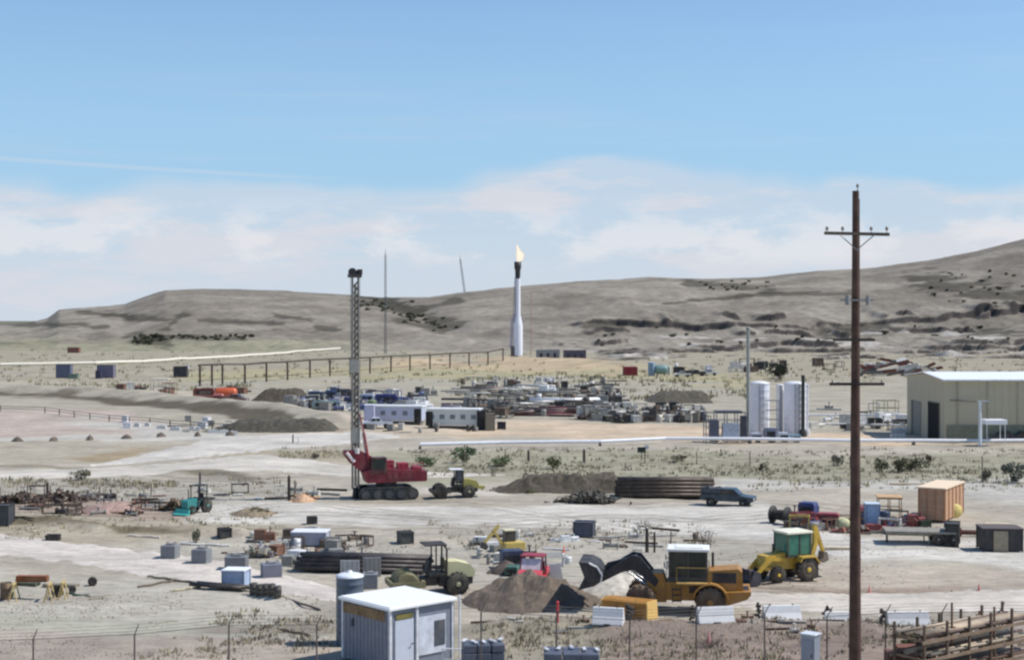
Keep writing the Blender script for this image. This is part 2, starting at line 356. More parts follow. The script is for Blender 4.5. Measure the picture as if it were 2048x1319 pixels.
# ------------------------------------------------------------------ hills
RID = 1300.0
SKYL = [(-900, 655), (-300, 650), (0, 647), (60, 643), (95, 634), (118, 618), (180, 613), (250, 606), (290, 592), (330, 580), (400, 577), (560, 579), (690, 586), (760, 593),
        (860, 592), (940, 582), (1000, 573), (1060, 568), (1200, 559), (1300, 554), (1400, 557), (1530, 553), (1650, 541), (1750, 536), (1850, 523), (1950, 503), (2048, 479), (2250, 440), (2600, 400), (3000, 390)]
def ridge_h(t):
    u = CX + F * t; v = np.interp(u, [p[0] for p in SKYL], [p[1] for p in SKYL]); return H + (HOR - v) * RID / F
def hill_z(x, y):
    t = x / y; s = np.clip((y - 640) / (RID - 640), 0, 1.6); Zr = ridge_h(t); u = CX + F * t
    right = sstep(1000, 1300, u); left = 1 - sstep(500, 800, u)
    S = np.where(s < 1, sstep(-0.05, 1.0, s) ** 1.25, 1 - sstep(1.0, 1.8, s) * 0.9)
    z = Zr * S - 1.2
    env = np.clip(1 - s, 0, 1)
    yy = 850 + (fbm(x / 55, x * 0 + 47, 47, 5) - 0.5) * 90
    msk = sstep(0.40, 0.58, fbm(x / 60 + 11, x * 0 + 2.2, 50, 4))
    z = z + 6.5 * sstep(-1.6, 1.6, y - yy) * (right * (0.55 + 0.45 * msk) + left * 0.35 * msk) * env
    for k, (yk, hk) in enumerate(((535, 1.6), (562, 2.4), (588, 2.2), (615, 2.8), (645, 2.4), (676, 3.0), (712, 3.2), (752, 3.6), (800, 3.2), (858, 4.2))):
        sd = 60 + k * 5; yy = yk + (fbm(x / 34, x * 0 + sd, sd, 5) - 0.5) * 60
        msk = sstep(0.50, 0.60, fbm(x / 26 + 11 * k, x * 0 + 2.2, sd + 3, 4)); dy = y - yy
        z = z + hk * sstep(-1.3, 1.3, dy) * np.exp(-np.maximum(dy, 0) / (16 + yk * .02)) * right * msk
    z = z + (fbm(x / 3.5, y / 5, 83, 3) - .5) * 1.6 * right * env * sstep(530, 580, y)
    amp = env ** 0.6 * sstep(0.0, 0.25, s)
    gul = 1 - np.abs(2 * fbm(x / 90 + y / 260, y / 330, 71, 5) - 1)
    z = z + (gul - 0.75) * 14 * amp * (0.35 + 0.65 * s)
    z = z + (fbm(x / 24, y / 24, 77, 4) - 0.5) * 5.5 * amp + (fbm(x / 7, y / 9, 79, 3) - 0.5) * 1.5 * sstep(0, .1, s) * (0.3 + env)
    # broad saddle with a ravine
    rav = np.exp(-((u - (700 + 330 * (1 - s))) / 45) ** 2) * amp * sstep(0.15, 0.4, s)
    return z - rav * 5
HST = [  # darker scrub on the slopes, at right also scarp shade painted as tint: (u0, v0, u1, v1, halfheight)
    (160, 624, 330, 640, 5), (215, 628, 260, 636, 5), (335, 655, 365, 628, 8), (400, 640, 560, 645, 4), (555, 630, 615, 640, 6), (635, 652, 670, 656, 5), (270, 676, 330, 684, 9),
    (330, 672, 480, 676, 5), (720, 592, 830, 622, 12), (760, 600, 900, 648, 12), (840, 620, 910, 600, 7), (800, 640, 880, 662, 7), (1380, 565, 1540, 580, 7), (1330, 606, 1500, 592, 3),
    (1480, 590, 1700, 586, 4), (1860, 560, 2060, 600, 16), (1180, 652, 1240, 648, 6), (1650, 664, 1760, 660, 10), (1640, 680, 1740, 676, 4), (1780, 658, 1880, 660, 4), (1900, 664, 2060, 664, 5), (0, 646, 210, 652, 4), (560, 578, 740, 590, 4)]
def build_hills():
    ys = np.concatenate([np.linspace(500, 900, 330), np.linspace(903, 1320, 150), np.linspace(1330, 2600, 40)])
    t = np.linspace(-0.62, 0.62, 900); Y = np.repeat(ys[:, None], len(t), 1); X = Y * t[None, :]
    Z = hill_z(X, Y); x, y, z = X.ravel(), Y.ravel(), Z.ravel()
    u = CX + F * x / y; v = HOR + F * (H - z) / y
    n = fbm(x / 40, y / 40, 90, 5)
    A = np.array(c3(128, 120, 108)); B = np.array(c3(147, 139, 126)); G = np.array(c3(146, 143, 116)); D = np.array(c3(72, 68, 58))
    a = sstep(0.35, 0.68, n)[:, None]; col = A * (1 - a) + B * a
    lo = sstep(668, 690, v + (n - 0.5) * 30)[:, None] * 0.6; col = col * (1 - lo) + B * lo * 1.0
    gl = (sstep(670, 690, v + (n - .5) * 30) * (1 - sstep(500, 900, u)))[:, None] * 0.7; col = col * (1 - gl) + G * gl
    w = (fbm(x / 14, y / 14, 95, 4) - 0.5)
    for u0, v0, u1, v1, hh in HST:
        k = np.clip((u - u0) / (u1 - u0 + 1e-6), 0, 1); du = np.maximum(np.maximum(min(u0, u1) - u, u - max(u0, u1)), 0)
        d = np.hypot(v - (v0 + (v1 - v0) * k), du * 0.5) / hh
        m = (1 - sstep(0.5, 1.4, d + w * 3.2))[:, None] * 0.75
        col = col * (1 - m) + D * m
    # scarp faces tinted dark, their shade painted into the rock colour
    sl = np.abs(np.gradient(Z, axis=0) / np.gradient(Y, axis=0)).ravel(); scarp_shade = (sstep(0.35, 0.9, sl + w * .6) * 0.9)[:, None]
    col = col * (1 - scarp_shade) + np.array(c3(66, 62, 60)) * scarp_shade
    pl = (sstep(.62, .72, fbm(x / 30, y / 12, 99, 4)) * sstep(655, 665, v) * sstep(1000, 1200, u))[:, None] * .7; col = col * (1 - pl) + np.array(c3(188, 182, 172)) * pl
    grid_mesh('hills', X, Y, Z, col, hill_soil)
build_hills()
def build_plain():
    ys = np.array([600, 1500, 3000, 8000, 30000.0]); xs = np.linspace(-20000, 20000, 9); X, Y = np.meshgrid(xs, ys); Z = np.full(X.shape, -1.6)
    grid_mesh('distant_plain', X, Y, Z, np.tile(np.array(c3(120, 118, 100)), (X.size, 1)), soil)
    ys = np.array([-60, 0, 14.0]); xs = np.linspace(-60, 60, 5); X, Y = np.meshgrid(xs, ys)
    grid_mesh('near_ground', X, Y, np.full(X.shape, -0.3), np.tile(np.array(c3(170, 160, 146)), (X.size, 1)), soil)
build_plain()
# ------------------------------------------------------------------ shared small builders
DARK = (38, 36, 36); RUB = (44, 42, 41); STEEL = (128, 128, 130); WHITE = (226, 226, 224); RUST = (112, 70, 48)
def wheel(parent, x, y, r, w, tyre=(52, 48, 44), rim=(170, 150, 90), z=None):
    z = r if z is None else z; b = MB()
    b.lathe((x, y, z), [(r * .55, -w / 2), (r * .9, -w / 2), (r, -w * .36), (r, w * .36), (r * .9, w / 2), (r * .55, w / 2)], 'Y', 22)
    for k in range(16):
        a = 2 * PI * k / 16; b.box(x + math.cos(a) * r * 1.0, y, z + math.sin(a) * r * 1.0, r * .12, w * .9, r * .1, ry=-a)
    t = b.build('wheel', mat(tyre, .9, dust=.45), parent)
    m = MB(); m.lathe((x, y, z), [(r * .12, -w * .56), (r * .2, -w * .56), (r * .25, -w * .3), (r * .5, -w * .38), (r * .56, -w * .52), (r * .56, w * .52), (r * .5, w * .38), (r * .25, w * .3), (r * .2, w * .56), (r * .12, w * .56)], 'Y', 18)
    m.build('rim', mat(rim, .6, dust=.4), t); return t
def crawler(parent, x, y, L, hgt, w, col=(40, 42, 44)):
    b = MB(); r = hgt / 2; n = 10; pts = []
    for k in range(n + 1):
        a = PI / 2 + PI * k / n; pts.append((x - L / 2 + r + r * math.cos(a), r + r * math.sin(a)))
    for k in range(n + 1):
        a = -PI / 2 + PI * k / n; pts.append((x + L / 2 - r + r * math.cos(a), r + r * math.sin(a)))
    b.prof(pts, y - w / 2, y + w / 2)
    for k in range(int(L / .22)):
        xx = x - L / 2 + r + k * .22
        if xx < x + L / 2 - r: b.box(xx, y, hgt + .01, .1, w * 1.04, .07); b.box(xx, y, .02, .1, w * 1.04, .07)
    o = b.build('crawler_track', mat(col, .85, dust=.35), parent); m = MB()
    for k in range(5):
        m.lathe((x - L / 2 + r + k * (L - hgt) / 4, y, r), [(r * .62, -w / 2 - .04), (r * .62, w / 2 + .04)], 'Y', 12)
    m.build('roller', mat((70, 72, 74), .7), o); return o
GLASS = mat((24, 40, 38), .08, 0, .1, .12)
_bushes = {}
def bush_mesh(col, seed, n=420, big=.10):
    rnd = random.Random(seed); b = MB()
    lobes = [(rnd.uniform(-.45, .45), rnd.uniform(-.45, .45), rnd.uniform(.3, .75), rnd.uniform(.22, .42)) for _ in range(7)]
    for k in range(n):
        lx, ly, lz, lr = rnd.choice(lobes); d = Vector((rnd.gauss(0, 1), rnd.gauss(0, 1), rnd.gauss(0, 1))).normalized() * lr * rnd.uniform(.55, 1.05)
        p = Vector((lx, ly, lz)) + d
        if p.z < .03: p.z = rnd.uniform(.03, .2)
        a = Vector((rnd.gauss(0, 1), rnd.gauss(0, 1), rnd.gauss(0, .7))).normalized() * big * rnd.uniform(.6, 1.4); c = Vector((rnd.gauss(0, 1), rnd.gauss(0, 1), rnd.gauss(0, 1))).normalized() * big * .6
        b.add([p - a, p + c, p + a, p - c], [(0, 1, 2, 3)])
    return b
def bush(u, v, wpx, hpx, label, col=(92, 100, 66), cat='bush', group=None, seed=1, name='bush', bare=False):
    key = (col, seed, bare)
    t = thing(name, label, cat, u, v, random.uniform(0, 6), group); s = ppm(v)
    if key not in _bushes:
        fo = bush_mesh(col, seed, 90 if bare else 420, .06 if bare else .10).build('foliage', mat(col, .9, var=.5, dust=.05, scale=5), t)
        m = MB(); rnd = random.Random(seed)
        for k in range(26 if bare else 9):
            p = Vector((rnd.uniform(-.55, .55), rnd.uniform(-.55, .55), rnd.uniform(.5, 1.0))); m.tube((rnd.uniform(-.06, .06), rnd.uniform(-.06, .06), -.1), p, .018, .006, 4)
        br = m.build('branches', mat((92, 80, 66), .9), t); _bushes[key] = (fo, br)
    else:
        for q in _bushes[key]:
            c = q.copy(); COL.objects.link(c); c.parent = t
    t.scale = (wpx / s / 1.4, wpx / s / 1.4, hpx / s / 1.05); return t
_pipes = {}
def pipe_obj(L, r, col, loc, rot, label, group, cat='pipe', metal=.3, name='pipe'):
    key = (round(L, 1), round(r, 2), col)
    if key not in _pipes:
        b = MB(); n = 12; vs = []
        for rr in (r, r * .86):
            for x in (-L / 2, L / 2): vs += [(x, rr * math.cos(2 * PI * k / n), rr * math.sin(2 * PI * k / n)) for k in range(n)]
        fs = []
        for k in range(n):
            j = (k + 1) % n; fs += [(k, j, n + j, n + k), (2 * n + k, 3 * n + k, 3 * n + j, 2 * n + j), (k, 2 * n + k, 2 * n + j, j), (n + k, n + j, 3 * n + j, 3 * n + k)]
        b.add(vs, fs, True); o = b.build(name, mat(col, .55, metal, .3, .3), None); _pipes[key] = o
    else:
        o = _pipes[key].copy(); COL.objects.link(o)
    o.location = loc; o.rotation_euler = rot; tag(o, label, cat, group); return o
def pipe_stack(u0, u1, v, hpx, r, col, label, group, rz=0, rows=None, jit=.4, z0=0.12):
    s = ppm(v); L = (u1 - u0) / s / max(.3, math.cos(rz)); n = rows or max(2, int(hpx / s / (r * 1.78)))
    x, y = PX((u0 + u1) / 2, v); g = gzf(x, y); base = n + 3
    LW = ['bottom layer', 'second layer', 'third layer', 'fourth layer', 'fifth layer', 'sixth layer', 'seventh layer', 'eighth layer']
    for k in range(n):
        for j in range(base - k):
            if 0 < k < n - 1 and 1 < j < base - k - 2: continue        # the heart of a stack is never seen
            off = (j + k / 2) * 2 * r; dx = random.uniform(-jit, jit)
            pipe_obj(L, r, col, (x - off * math.sin(rz) + dx * math.cos(rz), y + off * math.cos(rz) + dx * math.sin(rz), g + z0 + r + k * r * 1.74), (random.uniform(0, 6), 0, rz), label + (', ' + ('top layer' if k == n - 1 else LW[k]) if n > 1 else ''), group)
def mound(name, label, cat, u, v, wpx, hpx, dpx_m, col, rough=.18, seed=3, rz=0, flat=1.0, group=None):
    """a heap of loose material: wpx, hpx on the photo, dpx_m its depth in metres"""
    s = ppm(v); W = wpx / s; Hh = hpx / s; nx = max(24, int(W / .18)); nx = min(nx, 90); ny = 26; b = MB(); vs = []
    for j in range(ny + 1):
        for i in range(nx + 1):
            a = i / nx * 2 - 1; c = j / ny * 2 - 1
            e = float(sstep(0, .75 if a < 0 else .25, 1 - abs(a))) * float(sstep(0, .6, 1 - abs(c))) if flat != 1 else max(0, 1 - math.hypot(a, c))
            if flat == 1: e = min(1, e * 1.12) ** .8 if e > 0 else 0
            wx, wy = a * W / 2, c * dpx_m / 2
            nz = float(fbm(wx * 1.1 + seed, wy * 1.1, seed, 4)) - .5
            vs.append((wx + nz * .3, wy, -.12 + Hh * e * (1 + nz * rough * 4) + (nz * rough * Hh if e > .03 else 0)))
    b.add(vs, [(j * (nx + 1) + i, j * (nx + 1) + i + 1, (j + 1) * (nx + 1) + i + 1, (j + 1) * (nx + 1) + i) for j in range(ny) for i in range(nx)], False)
    rc = random.Random(seed)
    for k in range(90):          # clods and spill round the foot
        aa = rc.uniform(0, 2 * PI); q = rc.uniform(.45, 1.12); x, y = math.cos(aa) * q * W / 2, math.sin(aa) * q * dpx_m / 2; r = rc.uniform(.04, .16); zz = max(0, Hh * (1 - q) * .75)
        b.add([(x + r * math.cos(t_), y + r * math.sin(t_), zz - .05) for t_ in (0, 1.4, 2.7, 3.9, 5.1)] + [(x + r * .2, y, zz + r * .9)], [(i, (i + 1) % 5, 5) for i in range(5)])
    o = b.build(name, mat(col, .95, var=.4, dust=.12, scale=2.2, bump=.6), None); tag(o, label, cat, group)
    x, y = PX(u, v); o.location = (x, y + dpx_m / 2 * .9, gzf(x, y)); o.rotation_euler = (0, 0, rz); return o

# ------------------------------------------------------------------ utility pole
def utility_pole():
    D = 56.0; x = (1711 - CX) / F * D; t = bpy.data.objects.new('utility_pole', None); COL.objects.link(t); t.location = (x, D, gzf(x, D) - .3)
    tag(t, 'tall brown wooden utility pole with crossarms, tallest thing at the right front', 'utility pole')
    top = H + (HOR - 382) * D / F - t.location.z; b = MB(); n = 14; pr = []
    for k in range(13): pr.append((.255 - .125 * k / 12 + random.uniform(-.004, .004), top * k / 12))
    b.lathe((0, 0, 0), pr, 'Z', n); b.build('shaft', mat((80, 58, 48), .9, var=.5, dust=.08, scale=1.6, bump=.4), t)
    def Z(v): return H + (HOR - v) * D / F - t.location.z
    wood = mat((98, 84, 72), .9, var=.3)
    m = MB(); m.box(0, -.2, Z(468), 2.5, .1, .12, ry=R(1.2)); ca = m.build('crossarm', wood, t)
    m = MB()
    for sx in (-1, 1): m.bar((sx * .68, -.26, Z(468) - .03), (0, -.2, Z(468) - .62), .03)
    m.build('arm_brace', mat((150, 150, 150), .5, .5), t)
    for xx in (-1.15, -.55, .55, 1.15):
        m = MB(); m.tube((xx, -.2, Z(468) + .04), (xx, -.2, Z(468) + .16), .015); m.lathe((xx, -.2, Z(468) + .14), [(.0, 0), (.06, 0), (.075, .03), (.04, .06), (.065, .08), (.04, .13), (0, .15)], 'Z', 10)
        m.build('insulator', mat((150, 138, 128), .25), t)
    m = MB(); m.tube((.07, 0, top - .1), (.07, 0, top + .2), .02); m.lathe((.07, 0, top + .15), [(0, 0), (.05, 0), (.06, .05), (.03, .12), (0, .14)], 'Z', 10); m.build('insulator', mat((140, 132, 126), .3), t)
    m = MB(); m.box(0, -.24, Z(767), 2.1, .09, .11); m.build('crossarm', mat((52, 44, 38), .9), t)
    m = MB(); m.box(-.12, -.24, Z(679), 1.6, .08, .1); m.build('crossarm', mat((60, 50, 44), .9), t)
    for xx in (-.95, .95):
        m = MB(); m.tube((xx, -.24, Z(767)), (xx, -.24, Z(767) + .16), .03, .02); m.build('insulator', mat((60, 56, 54), .4), t)
    m = MB(); m.tube((-.38, -.3, Z(610)), (-.38, -.3, Z(590)), .09, n=10); m.tube((.4, -.3, Z(610)), (.4, -.3, Z(592)), .08, n=10); m.box(0, -.24, Z(600), 1.3, .05, .06); m.build('cutout_bracket', mat((142, 142, 140), .6), t)
    m = MB(); m.path([(.19, -.05, 0), (.16, -.05, top * .5), (.13, -.05, top - .3)], .014, 5); m.build('ground_wire', mat((70, 66, 60), .6), t)
utility_pole()

# ------------------------------------------------------------------ near fence
def fence():
    g1 = [(65, 57.5, 1278), (268, 58.3, 1268), (457, 59.0, 1250), (633, 59.5, 1249)]
    g2 = [(962, 60.1, 1222), (1113, 60.3, 1232), (1260, 60.6, 1240), (1393, 61.2, 1232), (1530, 61.8, 1226)]
    g3 = [(1655, 62.0, 1232), (1772, 62.4, 1226), (1885, 62.8, 1224)]
    for lab, pts in (('chain link fence with angled arms along the bottom left edge', [(-330, 56.4, 1290), (-130, 57, 1284)] + g1), ('chain link fence between the white shed and the grey cabinet', g2), ('chain link fence behind the pole at bottom right, beside the rusty rack', g3 + [(2000, 63.2, 1222), (2120, 63.6, 1222)])):
        P = [((u - CX) / F * D, D, H - (vt - HOR) * D / F) for u, D, vt in pts]
        t = bpy.data.objects.new('chain_link_fence', None); COL.objects.link(t); t.location = (P[0][0], P[0][1], 0); tag(t, lab, 'fence')
        x0, y0 = P[0][0], P[0][1]; gm = mat((108, 100, 92), .6, .4); Q = [(a - x0, b - y0, c) for a, b, c in P]
        for a, b, c in Q:
            m = MB(); m.tube((a, b, -.4), (a, b, c), .036, n=8); m.tube((a, b, c - .02), (a + .2, b - .12, c + .42), .022, n=6); m.build('post', gm, t)
        w = MB()
        for k in range(3):
            f = .3 + .35 * k; w.path([(a + .2 * f, b - .12 * f, c + .42 * f) for a, b, c in Q], .006, 4)
        w.path(Q, .014, 5); w.build('barbed_wire', gm, t)
        w = MB(); sp = .1
        for (a, b, c), (a2, b2, c2) in zip(Q[:-1], Q[1:]):
            L = math.hypot(a2 - a, b2 - b); n = int(L / sp)
            for k in range(-int(1.2 / sp), n):
                for sgn in (0, 1):
                    s0 = max(0, k * sp); s1 = min(L, k * sp + 1.2)
                    if s1 <= s0: continue
                    za, zb = (s0 - k * sp), (s1 - k * sp)
                    if sgn: za, zb = 1.2 - za, 1.2 - zb
                    f0, f1 = s0 / L, s1 / L
                    w.tube((a + (a2 - a) * f0, b + (b2 - b) * f0, c + (c2 - c) * f0 - 1.2 + za), (a + (a2 - a) * f1, b + (b2 - b) * f1, c + (c2 - c) * f1 - 1.2 + zb), .0028, n=3)
        w.build('wire_mesh', gm, t)
fence()

# ------------------------------------------------------------------ white shed, tank, cabinet, covered pallets
def shed():
    t = bpy.data.objects.new('site_shed', None); COL.objects.link(t); t.location = ((795 - CX) / F * 64.2, 64.2, gzf(-5, 64)); t.rotation_euler = (0, 0, R(42))
    tag(t, 'ribbed metal site shed with a flat bright white roof, behind the near fence', 'shed')
    hx, hy, h = 1.72, 1.72, 2.62 - t.location.z
    body = mat((128, 134, 146), .45, .1, .12, .12); b = MB()
    def ribbed(p0, p1, n):        # ribbed wall between two corners
        p0 = Vector(p0); p1 = Vector(p1); d = (p1 - p0) / n; nr = Vector((d.y, -d.x, 0)).normalized(); pts = []
        for k in range(n):
            q = p0 + d * k; pts += [q, q + d * .5, q + d * .6 + nr * .05, q + d * .9 + nr * .05]
        pts.append(p1); N = len(pts); b.add([(q.x, q.y, .1) for q in pts] + [(q.x, q.y, h) for q in pts], [(k, k + 1, N + k + 1, N + k) for k in range(N - 1)])
    ribbed((-hx, hy, 0), (-hx, -hy, 0), 13); ribbed((hx, -hy, 0), (hx, hy, 0), 13); ribbed((hx, hy, 0), (-hx, hy, 0), 13)
    b.box(0, -hy + .03, h / 2, 2 * hx, .05, h - .1); b.build('wall', body, t)

    m = MB(); m.box(0, 0, h + .06, 2 * hx + .34, 2 * hy + .34, .12); m.box(0, 0, h + .14, 2 * hx + .2, 2 * hy + .2, .05, ); m.build('roof', mat((240, 240, 238), .5, 0, .05, .10), t, .02)
    m = MB(); m.box(-hx - .07, .1, h - .30, .04, 2 * hy - .4, .42); m.build('brown_panel', mat((128, 104, 72), .8, var=.5), t)  # brown panel below the eave of the left wall
    # door side (faces right front)
    d = MB(); d.b0(-.98, -hy - .02, .12, 1.0, .05, 2.05); dr = d.build('door', mat((196, 202, 212), .5, 0, .06, .05), t)
    q = MB(); q.tube((-.58, -hy - .08, 1.1), (-.58, -hy - .14, 1.1), .03); q.tube((-.58, -hy - .13, 1.1), (-.7, -hy - .13, 1.1), .015); q.build('handle', mat((60, 60, 62), .4, .8), dr)
    q = MB(); q.box(-.98, -hy - .02, 2.32, .9, .05, .24); q.build('transom', mat((120, 112, 60), .6), t)
    q = MB(); q.b0(.55, -hy - .03, .5, 1.5, .05, 1.65); fr = q.build('window', mat((206, 210, 218), .5), t)
    q = MB(); q.b0(.95, -hy - .06, .8, .6, .03, 1.1); q.build('pane', mat((74, 82, 92), .15), fr)
    for xx, yy in ((-hx, -hy), (hx, -hy), (-hx, hy), (-.3, -hy - .03)): q = MB(); q.b0(xx, yy, .08, .11, .11, h - .08); q.build('corner_post', mat((222, 224, 228), .5), t)
    q = MB(); q.box(-hx - .055, .95, 1.75, .05, .12, .34); q.build('vent', mat((52, 58, 72), .6), t)
    q = MB(); q.tube((hx + .25, -hy - .2, 0), (hx + .25, -hy - .2, h + .25), .045, n=8); q.build('rail_post', mat((226, 228, 230), .4), t)
    r = bpy.data.objects.new('handrail', None); COL.objects.link(r); r.location = ((885 - CX) / F * 62.6, 62.6, gzf(-3, 62)); r.rotation_euler = (0, 0, R(-4)); tag(r, 'white pipe handrail beside the shed door', 'handrail')
    top = H - (1297 - HOR) * 62.6 / F - r.location.z
    for k in range(3): q = MB(); q.tube((k * 1.22, 0, -.2), (k * 1.22, 0, top), .028); q.build('post', mat((224, 226, 228), .4), r)
    q = MB(); q.tube((-.1, 0, top), (2.55, 0, top), .028); q.tube((-.1, 0, top - .45), (2.55, 0, top - .45), .02); q.build('rail', mat((224, 226, 228), .4), r)
shed()
def tank_by_shed():
    D = 67.4; x = (699 - CX) / F * D; t = bpy.data.objects.new('storage_tank', None); COL.objects.link(t); t.location = (x, D, gzf(x, D)); tag(t, 'upright grey storage tank with pale domed top behind the white roofed shed', 'tank')
    top = H - (1150 - HOR) * D / F - t.location.z; r = 27 * D / F; b = MB(); pr = []
    for k in range(9): z = top * k / 9; pr += [(r, z + .02), (r, z + top / 9 - .05), (r + .02, z + top / 9 - .02)]
    b.lathe((0, 0, 0), pr, 'Z', 28); b.build('shell', mat((98, 108, 120), .5, .1, .12, .08), t)
    m = MB(); m.lathe((0, 0, top), [(r + .03, -.06), (r + .03, 0), (r * .8, .07), (r * .3, .14), (.12, .15), (.12, .22), (0, .22)], 'Z', 28); m.build('lid', mat((222, 226, 230), .5, var=.06, dust=.05), t)
tank_by_shed()
def cabinet():
    D = 60.6; x = (1622 - CX) / F * D; t = bpy.data.objects.new('electrical_cabinet', None); COL.objects.link(t); t.location = (x, D, gzf(x, D)); t.rotation_euler = (0, 0, R(-38)); tag(t, 'grey steel electrical cabinet standing alone at the bottom, left of the utility pole', 'cabinet')
    h = H - (1268 - HOR) * D / F - t.location.z; b = MB(); b.b0(0, 0, .1, .62, .55, h - .1); b.build('body', mat((148, 154, 164), .5, .1, .08, .08), t, .015)
    m = MB(); m.box(0, 0, h + .03, .72, .65, .06); m.build('lid', mat((206, 210, 214), .5), t, .01)
    m = MB(); m.b0(0, -.29, .2, .52, .03, h - .4); dd = m.build('door', mat((140, 147, 158), .5, .1, .08), t); q = MB(); q.box(.2, -.32, h * .55, .03, .04, .16); q.build('handle', mat((50, 50, 52), .4), dd)
    m = MB(); m.b0(0, 0, -.2, .9, .8, .3); m.build('plinth', mat((150, 146, 138), .9), t)
cabinet()
def covered_pallet(u, v, wpx, hpx, label, rz=0):
    t = thing('wrapped_pallet', label, 'pallet load', u, v, rz, 'wrapped pallet loads behind the near fence'); s = ppm(v); W, h = wpx / s, hpx / s; b = MB(); rnd = random.Random(u)
    for i in range(3):
        for k in range(4): b.box(-W / 2 + W / 6 + i * W / 3, 0, .16 + (h - .2) * (k + .5) / 4, W / 3 - .03, W * .62 + rnd.uniform(-.05, .05), (h - .2) / 4 - .02, rz=rnd.uniform(-.04, .04))
    b.build('load', mat((86, 92, 106), .55, .05, .25, .12), t, .04)
    m = MB()
    for i in range(5): m.box(-W / 2 + .1 + (W - .2) * i / 4, rnd.uniform(-.3, .3), h + .03, .14, .5, .05, rz=rnd.uniform(-.5, .5))
    m.build('top_cover', mat((214, 214, 216), .6), t)
    m = MB()
    for i in range(3): m.b0(-W / 2 + .1 + (W - .2) * i / 2, 0, 0, .1, W * .6, .12)
    m.build('pallet', mat((140, 118, 88), .9), t)
covered_pallet(966, 1352, 84, 74, 'blue grey wrapped pallet load just right of the shed', R(8))
covered_pallet(1143, 1362, 112, 66, 'wide blue grey wrapped pallet load on the bottom edge, second from the shed', R(-3))

# ------------------------------------------------------------------ rusty pipe rack, bottom right
def rack():
    x0, y0 = (1850 - CX) / F * 58.2, 58.2; t = bpy.data.objects.new('pipe_rack', None); COL.objects.link(t); t.location = (x0, y0, gzf(x0, y0)); t.rotation_euler = (0, 0, R(36)); tag(t, 'rusty steel storage rack in the bottom right corner', 'rack')
    rust = mat((98, 80, 66), .85, .1, .4, .2)
    for i in range(6):
        for yy in (0, 1.5): m = MB(); m.box(i * 1.45, yy, 1.25, .09, .09, 2.7 if yy else 2.9); m.build('upright', rust, t)
    for lev in (.55, 1.25, 2.0):
        m = MB()
        for yy in (-.06, 1.56): m.box(3.7, yy, lev, 7.8, .06, .13)
        for i in range(6): m.box(i * 1.45 + .09, .75, lev, .07, 1.5, .1)
        m.build('shelf_beam', mat((128, 108, 88), .85, .1, .35, .3), t)
    M0 = Matrix.Translation(t.location) @ Matrix.Rotation(R(36), 4, 'Z'); rnd = random.Random(4)
    for lev in (.55, 1.25, 2.0):
        for j in range(7):
            col = rnd.choice([(150, 128, 104), (110, 84, 66), (168, 152, 130), (88, 70, 60)]); L = rnd.uniform(5.8, 7.2)
            p = M0 @ Vector((3.7 + rnd.uniform(-.4, .4), .15 + j * .2, lev + .07 + .085)); nm = {(150, 128, 104): 'tan', (110, 84, 66): 'rust brown', (168, 152, 130): 'pale', (88, 70, 60): 'dark brown'}[col]
            pipe_obj(7.0, .085, col, p, (0, 0, R(36)), nm + ' steel pipe on the ' + {.55: 'lowest', 1.25: 'middle', 2.0: 'top'}[lev] + ' shelf of the rusty rack at bottom right', nm + ' pipes on the rusty rack')
    for k, (u, v, c) in enumerate([(1795, 1300, (98, 66, 56)), (1815, 1310, (124, 80, 66)), (1848, 1312, (104, 74, 60))]):
        x, y = PX(u, 1345); b = MB(); b.box(0, 0, .7, .9, .7, 1.1); 
        for q in range(4): b.box(-.35 + q * .23, -.37, .7, .06, .04, 1.1)
        o = b.build('rusty_bin', mat(c, .9, .1, .45, .2), None); o.location = ((u - CX) / F * (60 + k), 60 + k, gzf(14, 60)); tag(o, ['rust brown ribbed bin nearest the utility pole', 'reddish ribbed bin between two darker bins left of the rack', 'dull brown ribbed bin against the end of the rusty rack'][k], 'bin', 'ribbed bins left of the rack')
rack()
for k, (u, d) in enumerate([(1905, 60.0), (1990, 61.2), (1960, 62.5)]):
    x = (u - CX) / F * d; m = MB(); m.tube((0, 0, -.2), (0, 0, H - (1205 + k * 8 - HOR) * d / F), .05, n=6); m.box(0, 0, 2.3, .3, .04, .04)
    o = m.build('steel_post', mat((120, 88, 68), .8), None); o.location = (x, d, 0); tag(o, ['thin rusty steel post in front of the rack, left of the other two', 'thin rusty steel post at the right edge of the rack', 'rusty steel post rising behind the rack between the other two'][k], 'post', 'steel posts at the rusty rack')

# ------------------------------------------------------------------ concrete barriers and sandbags
def barrier(u, v, wpx, hpx, rz, label):
    t = thing('barrier', label, 'barrier', u, v, rz, 'white barriers along the haul road'); s = ppm(v); L, h = wpx / s, hpx / s; b = MB(); w = h
    pts = [(-.52 * w, 0), (-.50 * w, .08 * h), (-.26 * w, .5 * h), (-.10 * w, h), (.10 * w, h), (.26 * w, .5 * h), (.50 * w, .08 * h), (.52 * w, 0)]
    n = len(pts); vs = [(x, y, z) for x in (-L / 2, L / 2) for y, z in pts]; b.add(vs, [tuple(range(n))[::-1], tuple(range(n, 2 * n))] + [(k, (k + 1) % n, n + (k + 1) % n, n + k) for k in range(n)])
    b.build('body', mat((232, 230, 226), .8, 0, .06, .10), t, .015)
    for sx in (-1, 1): m = MB(); m.box(sx * L * .3, 0, h + .03, .05, .05, .1); m.build('lifting_eye', mat((90, 88, 86), .6, .6), t)
    m = MB(); m.box(0, -.52 * w, .05 * h, L * .2, .04, .08 * h); m.build('fork_slot', mat((60, 58, 56), .9), t)
barrier(1217, 1262, 62, 33, R(-14), 'bright white concrete barrier just below the yellow bucket')
barrier(1430, 1260, 74, 31, R(10), 'white concrete barrier below the big wheel loader')
